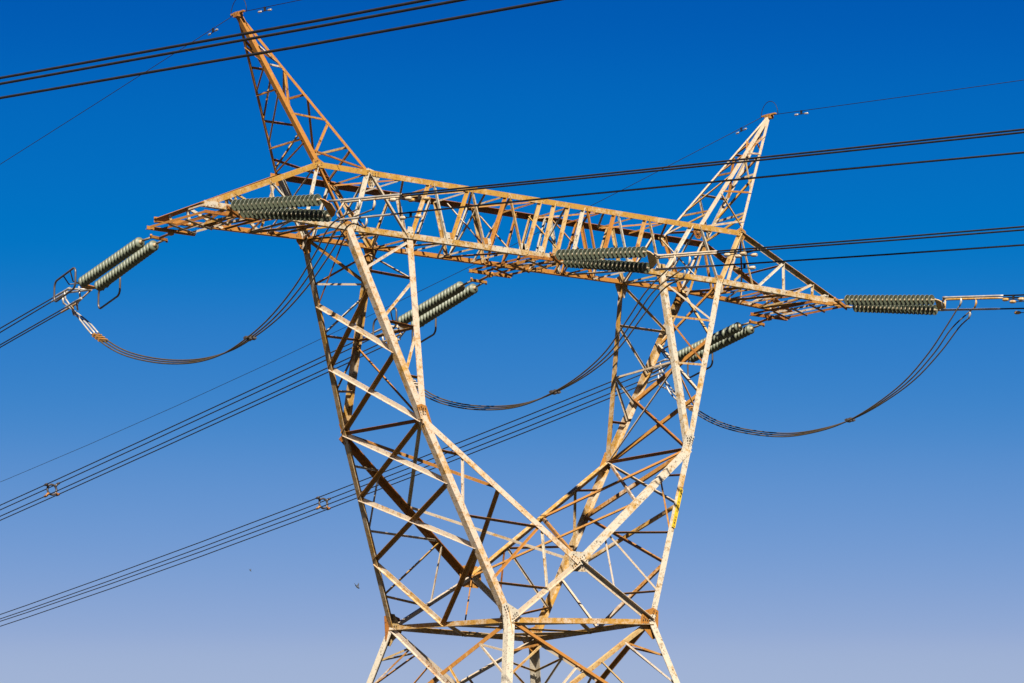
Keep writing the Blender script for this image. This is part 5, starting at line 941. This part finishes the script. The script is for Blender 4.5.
for key, S_ in D['sets'].items():
    far = key.startswith('far'); side = key.replace('near', '').replace('far', '')
    at = Vector(S_['att']); d = Vector(S_['d']); pr = Vector((abs(d.y), -d.x*(1 if d.y > 0 else -1), 0))
    root = tag(empty('insulator_set', at), SETLAB[key], 'insulator', 'strain insulator sets on the crossarm')
    st = [(Vector(a), Vector(b)) for a, b in S_['strings']]
    # tower-side yoke: short bar, shackle links
    mid = (st[0][0]+st[1][0])/2; y0 = at + (mid-at)*(.55)
    bm = bmesh.new(); v = (st[1][0]-st[0][0]).normalized()
    hb = (st[1][0]-st[0][0]).length/2+.04
    box(bm, y0, v*hb, d.cross(v)*.035, d*.045)
    tube(bm, [y0-v*hb-d*.01, y0-v*hb-d*.02+ZU*.06], .03, 6); tube(bm, [y0+v*hb, y0+v*hb-ZU*.06], .03, 6)
    attach(link('yoke_plate', bm, M['rust']), root)
    bm = bmesh.new(); tube(bm, [at-d*.12+ZU*.05, at, y0], .032, 6); box(bm, at, pr*.05, ZU*.05, d*.07)
    attach(link('shackle', bm, M['rust']), root)
    for (a, b), l in zip(st, (-1, 1)):
        ax = (b-a).normalized(); L = (b-a).length
        bm = bmesh.new(); q = y0 + v*hb*.75*l
        tube(bm, [q, (q+a)/2, a-ax*.03], .028, 6); tube(bm, [a-ax*.05, b+ax*.12], .013, 6)
        s = link('insulator_string', bm, M['capm'], root)
        n = 20
        for i in range(n):
            o = bpy.data.objects.new('glass_disc', DISC); COL.objects.link(o)
            X = ax; Y = X.cross(ZU).normalized(); Z = X.cross(Y)
            mm = Matrix((X, Y, Z)).transposed().to_4x4(); mm.translation = a + ax*(L*(i+.5)/n)
            o.parent = s; o.matrix_parent_inverse = Matrix.Translation(-at); o.matrix_world = mm
            o.matrix_basis = mm; o.matrix_parent_inverse = Matrix.Translation(-at) if False else Matrix.Identity(4)
    # conductor-side yoke plate
    e = (st[0][1]+st[1][1])/2; fwd = (st[0][1]-st[0][0]).normalized()
    v = (st[1][1]-st[0][1]).normalized(); hb = (st[1][1]-st[0][1]).length/2+.08
    bm = bmesh.new(); nn = fwd.cross(v).normalized()
    prism(bm, [(-hb*.9, .10), (hb*.9, .10), (hb*.75, .22), (hb*.3, .37), (-hb*.3, .37), (-hb*.75, .22)], e-nn*.012, e+nn*.012, v, fwd)
    attach(link('yoke_plate', bm, M['gold']), root)
    # tension clamps, one for each conductor
    W = D['wires'][key]
    E = []; CL = .9 if far else 1.9
    for w in W:
        p0, p1 = Vector(w[0]), Vector(w[1]); wdv = (p1-p0).normalized()
        bm = bmesh.new()
        pe = e + fwd*.34 + v*(.6*hb*(1 if (p0-e).dot(v) > 0 else -1))
        tube(bm, [pe, p0-wdv*.02], .026, 6)
        tube(bm, [p0-wdv*.1, p0, p0+wdv*.05, p0+wdv*CL*.9, p0+wdv*CL], .03, 8, radii=[.032, .036, .029, .027, .02])
        lug = p0 + wdv*(.18 if far else (.5, 1.0, .9)[len(E)])
        tube(bm, [lug, lug-ZU*.12, lug-ZU*.26-wdv*.06], .03, 6, radii=[.02, .034, .024])
        attach(link('tension_clamp', bm, M['alu'] if random.random() < .6 else M['tan']), root)
        E.append(lug-ZU*.24-wdv*.07)
    ends[key] = E
    if far:
        for (a, b), l in zip(st, (-1, 1)):
            c = b + d*.30 + pr*.36*l - ZU*.06
            if l > 0: c = b + d*.02 + pr*.30*l - ZU*.12
            A_, H_, r_ = .62, .27, .15; U2 = (d*.985-ZU*.17).normalized(); P = []
            for cx, cy, a0 in ((A_-r_, H_-r_, 0), (-(A_-r_), H_-r_, 90), (-(A_-r_), -(H_-r_), 180), (A_-r_, -(H_-r_), 270)):
                for i in range(6):
                    t = R(a0+i*18); P.append(c + U2*(cx+r_*math.cos(t)) + ZU*(cy+r_*math.sin(t)))
            bm = bmesh.new(); tube(bm, P, .027, 8, closed=True)
            for s in (-.3, .1):
                tube(bm, [c+U2*s+ZU*H_*(.98), c+U2*s*.6+ZU*.05-pr*.14*l, b+fwd*.12], .018, 6)
            attach(link('grading_ring', bm, M['ring']), root)

# ---------------- conductors
def wire(name, pts, r, label, cat, group, mat='cable', seg=7):
    bm = bmesh.new(); tube(bm, pts, r, seg); o = link(name, bm, M[mat]); recentre(o)
    return tag(o, label, cat, group)
side = {'-1': 'left arm tip', '0': 'middle of the crossarm', '1': 'right arm tip'}
rank4 = ['topmost', 'second', 'third', 'lowest']
for key, W in D['wires'].items():
    far = key.startswith('far'); s = key.replace('near', '').replace('far', '')
    for i, w in enumerate(W):
        if far: wire('conductor_cable', w, .017, f'{rank4[i]} of the four dark cables running down left from the {side[s]}', 'cable', f'four cables running left from the {side[s]}')
        else: wire('conductor_cable', w, .021, f'{["top", "middle", "bottom"][i]} of the three dark cables running right from the {side[s]}', 'cable', f'three cables running right from the {side[s]}')
for i, w in enumerate(D['overhead']):
    wire('overhead_cable', w, .019, f'{["top", "middle", "bottom"][i]} of three thick black cables crossing the upper left corner', 'cable', 'cables of another line in the upper left')
el = ['thin earth wire running down left from the tall left peak', 'thin earth wire running right from the tall left peak',
      'thin earth wire running down left from the right peak behind the tower', 'thin earth wire running right from the right peak']
for i, w in enumerate(D['earth']): wire('earth_wire', w, .0085, el[i], 'wire', 'earth wires on the peaks')
# jumpers
jl = {'-1': 'below the left arm', '0': 'between the two forks', '1': 'below the right arm'}
for s, path in D['jump'].items():
    P = [Vector(p) for p in path]
    d_ = (P[-1]-P[0]); d_.z = 0; d_.normalize(); lat = Vector((-d_.y, d_.x, 0))
    if lat.x < 0: lat = -lat
    Ef, En = ends['far'+s], ends['near'+s]
    for i, l in enumerate((-1, 0, 1)):
        Q = []
        n = len(P)
        for k, p in enumerate(P):
            f = k/(n-1); sep = .09+.20*max(0, f-.35)*1.4
            Q.append(p + lat*l*sep + ZU*(.06*l*math.sin(f*3.0)))
        Q[0] = Vector(Ef[(0, 3, 1)[i]]); Q[-1] = Vector(En[i if i < 2 else 2]) if True else Q[-1]
        sl = catmull(Q, 7)[:13]
        jw = wire('jumper_cable', catmull(Q, 7), .019, f'{["left", "middle", "right"][i]} strand of the triple jumper loop hanging {jl[s]}', 'cable', f'jumper cables hanging {jl[s]}', 'jumper')
        bm = bmesh.new(); tube(bm, sl, .0235, 7); so = link('armour_sleeve', bm, M['alu']); recentre(so); so.location -= jw.location; so.parent = jw
    # clamp that binds the strands, and a small spacer
    for f, nm in ((.16, 'jumper_clamp'), (.62, 'jumper_spacer')):
        k = 2 if f < .3 else int(f*(len(P)-1)); q = P[k]; t = (P[k+1]-P[k-1]).normalized(); bm = bmesh.new()
        if nm == 'jumper_clamp':
            for o_ in (-.12, 0, .12): box(bm, q+t*o_*1.3, lat*.13, t.cross(lat)*.045, t*.03)
            o = link(nm, bm, M['mix']); lb = 'rust coloured clamp binding the jumper strands ' + jl[s]
        else:
            box(bm, q, lat*.16, t.cross(lat)*.022, t*.05); box(bm, q, lat*.05, t.cross(lat)*.05, t*.07)
            o = link(nm, bm, M['ring']); lb = 'small dark spacer on the jumper strands ' + jl[s]
        recentre(o); tag(o, lb, 'clamp' if nm == 'jumper_clamp' else 'spacer', nm.replace('_', ' ') + 's')
# spacers in the far bundles
for i, Q in enumerate(D['spacers']):
    Q = [Vector(q) for q in Q]; c = sum(Q, Vector())/4
    root = tag(empty('bundle_spacer', c), ['square ring spacer on the upper four cables near the left edge', 'square ring spacer on the lower four cables beside the tower leg'][i], 'spacer', 'spacers holding the four cables apart')
    order = [Q[0], Q[1], Q[3], Q[2]]
    n_ = Vector((.113, .99, -.1)).normalized()
    bm = bmesh.new(); P = []
    X = (order[1]-order[0]).normalized(); Y = n_.cross(X).normalized()
    P = [c + (X*math.cos(R(a*22.5)) + Y*math.sin(R(a*22.5)))*.17 for a in range(16)]
    tube(bm, P, .035, 8, closed=True); attach(link('spacer_ring', bm, M['ring']), root)
    for q in order:
        dv = (q-c).normalized(); bm = bmesh.new()
        tube(bm, [c+dv*.17, q-dv*.02], .04, 8, radii=[.05, .032]); tube(bm, [q-n_*.11, q-n_*.05, q+n_*.05, q+n_*.11], .04, 8, radii=[.03, .042, .042, .03])
        attach(link('clamp_arm', bm, M['ring'] if dv.z > 0 else M['rust']), root)
# vibration dampers
def damper(p, d, L, r, mat, label, cat, group, drop):
    p, d = Vector(p), Vector(d).normalized(); root = tag(empty('vibration_damper', p), label, cat, group)
    c = p - ZU*drop
    bm = bmesh.new(); box(bm, p-ZU*drop*.45, d*.025, d.cross(ZU)*.02, ZU*drop*.6); attach(link('clamp', bm, M['cable']), root)
    bm = bmesh.new(); tube(bm, [c-d*L, c+d*L], .010, 6); attach(link('messenger_wire', bm, M['cable']), root)
    for s in (-1, 1):
        bm = bmesh.new(); a = c+d*s*L*.45; b = c+d*s*L
        tube(bm, [a, a+(b-a)*.3, a+(b-a)*.85, b], r, 8, radii=[r*.6, r, r, r*.7]); attach(link('weight', bm, mat), root)
el = ['pale damper on the earth wire left of the tall left peak', 'pale damper on the earth wire right of the tall left peak', 'pale damper on the earth wire left of the right peak', 'pale damper on the earth wire right of the right peak']
for (p, d), l in zip(D['ewdamp'], el): damper(p, d, .24, .027, M['alu'], l, 'damper', 'dampers on the earth wires', .09)
k = 0
for nm in ('before the crossarm left end', 'below the right peak', 'at the right edge of the picture'):
    for j in ('top', 'middle', 'bottom'):
        p, d = D['conddamp'][k]; k += 1
        damper(p, d, .34, .045, M['tan'], f'rusty damper under the {j} of three cables {nm}', 'damper', 'dampers under the cables', .11)
# birds
for i, b in enumerate(D['bird']):
    c = Vector(b); rt = Vector(rv); bk = Vector((0.3, -.9, .2)).normalized(); sz = .10 if i == 0 else .09
    bm = bmesh.new()
    ax = (rt*.75 - ZU*.65).normalized()
    tube(bm, [c-ax*sz*1.1, c-ax*sz*.6, c, c+ax*sz*.6, c+ax*sz], .05, 8, radii=[.02*sz/.16, .05*sz/.16, .065*sz/.16, .05*sz/.16, .015])
    for s, wv in ((1, (ZU*.9+rt*.45).normalized()), (-1, (-rt*.8+ZU*.35+bk*.5).normalized())):
        up = ax.cross(wv).normalized()*.008
        q = [c-ax*sz*.35, c+ax*sz*.35, c+wv*sz*1.0+ax*sz*.2, c+wv*sz*1.7-ax*sz*.25, c+wv*sz*.9-ax*sz*.4]
        va = [bm.verts.new(x+up) for x in q]; vb = [bm.verts.new(x-up) for x in q]
        bm.faces.new(va); bm.faces.new(vb[::-1])
        for j in range(5): bm.faces.new((va[j], vb[j], vb[(j+1) % 5], va[(j+1) % 5]))
    o = link('bird', bm, M['bird']); recentre(o)
    tag(o, ['small dark bird flying just left of the tower waist', 'tiny faint bird far off in the lower left sky'][i], 'bird', 'birds in the sky')
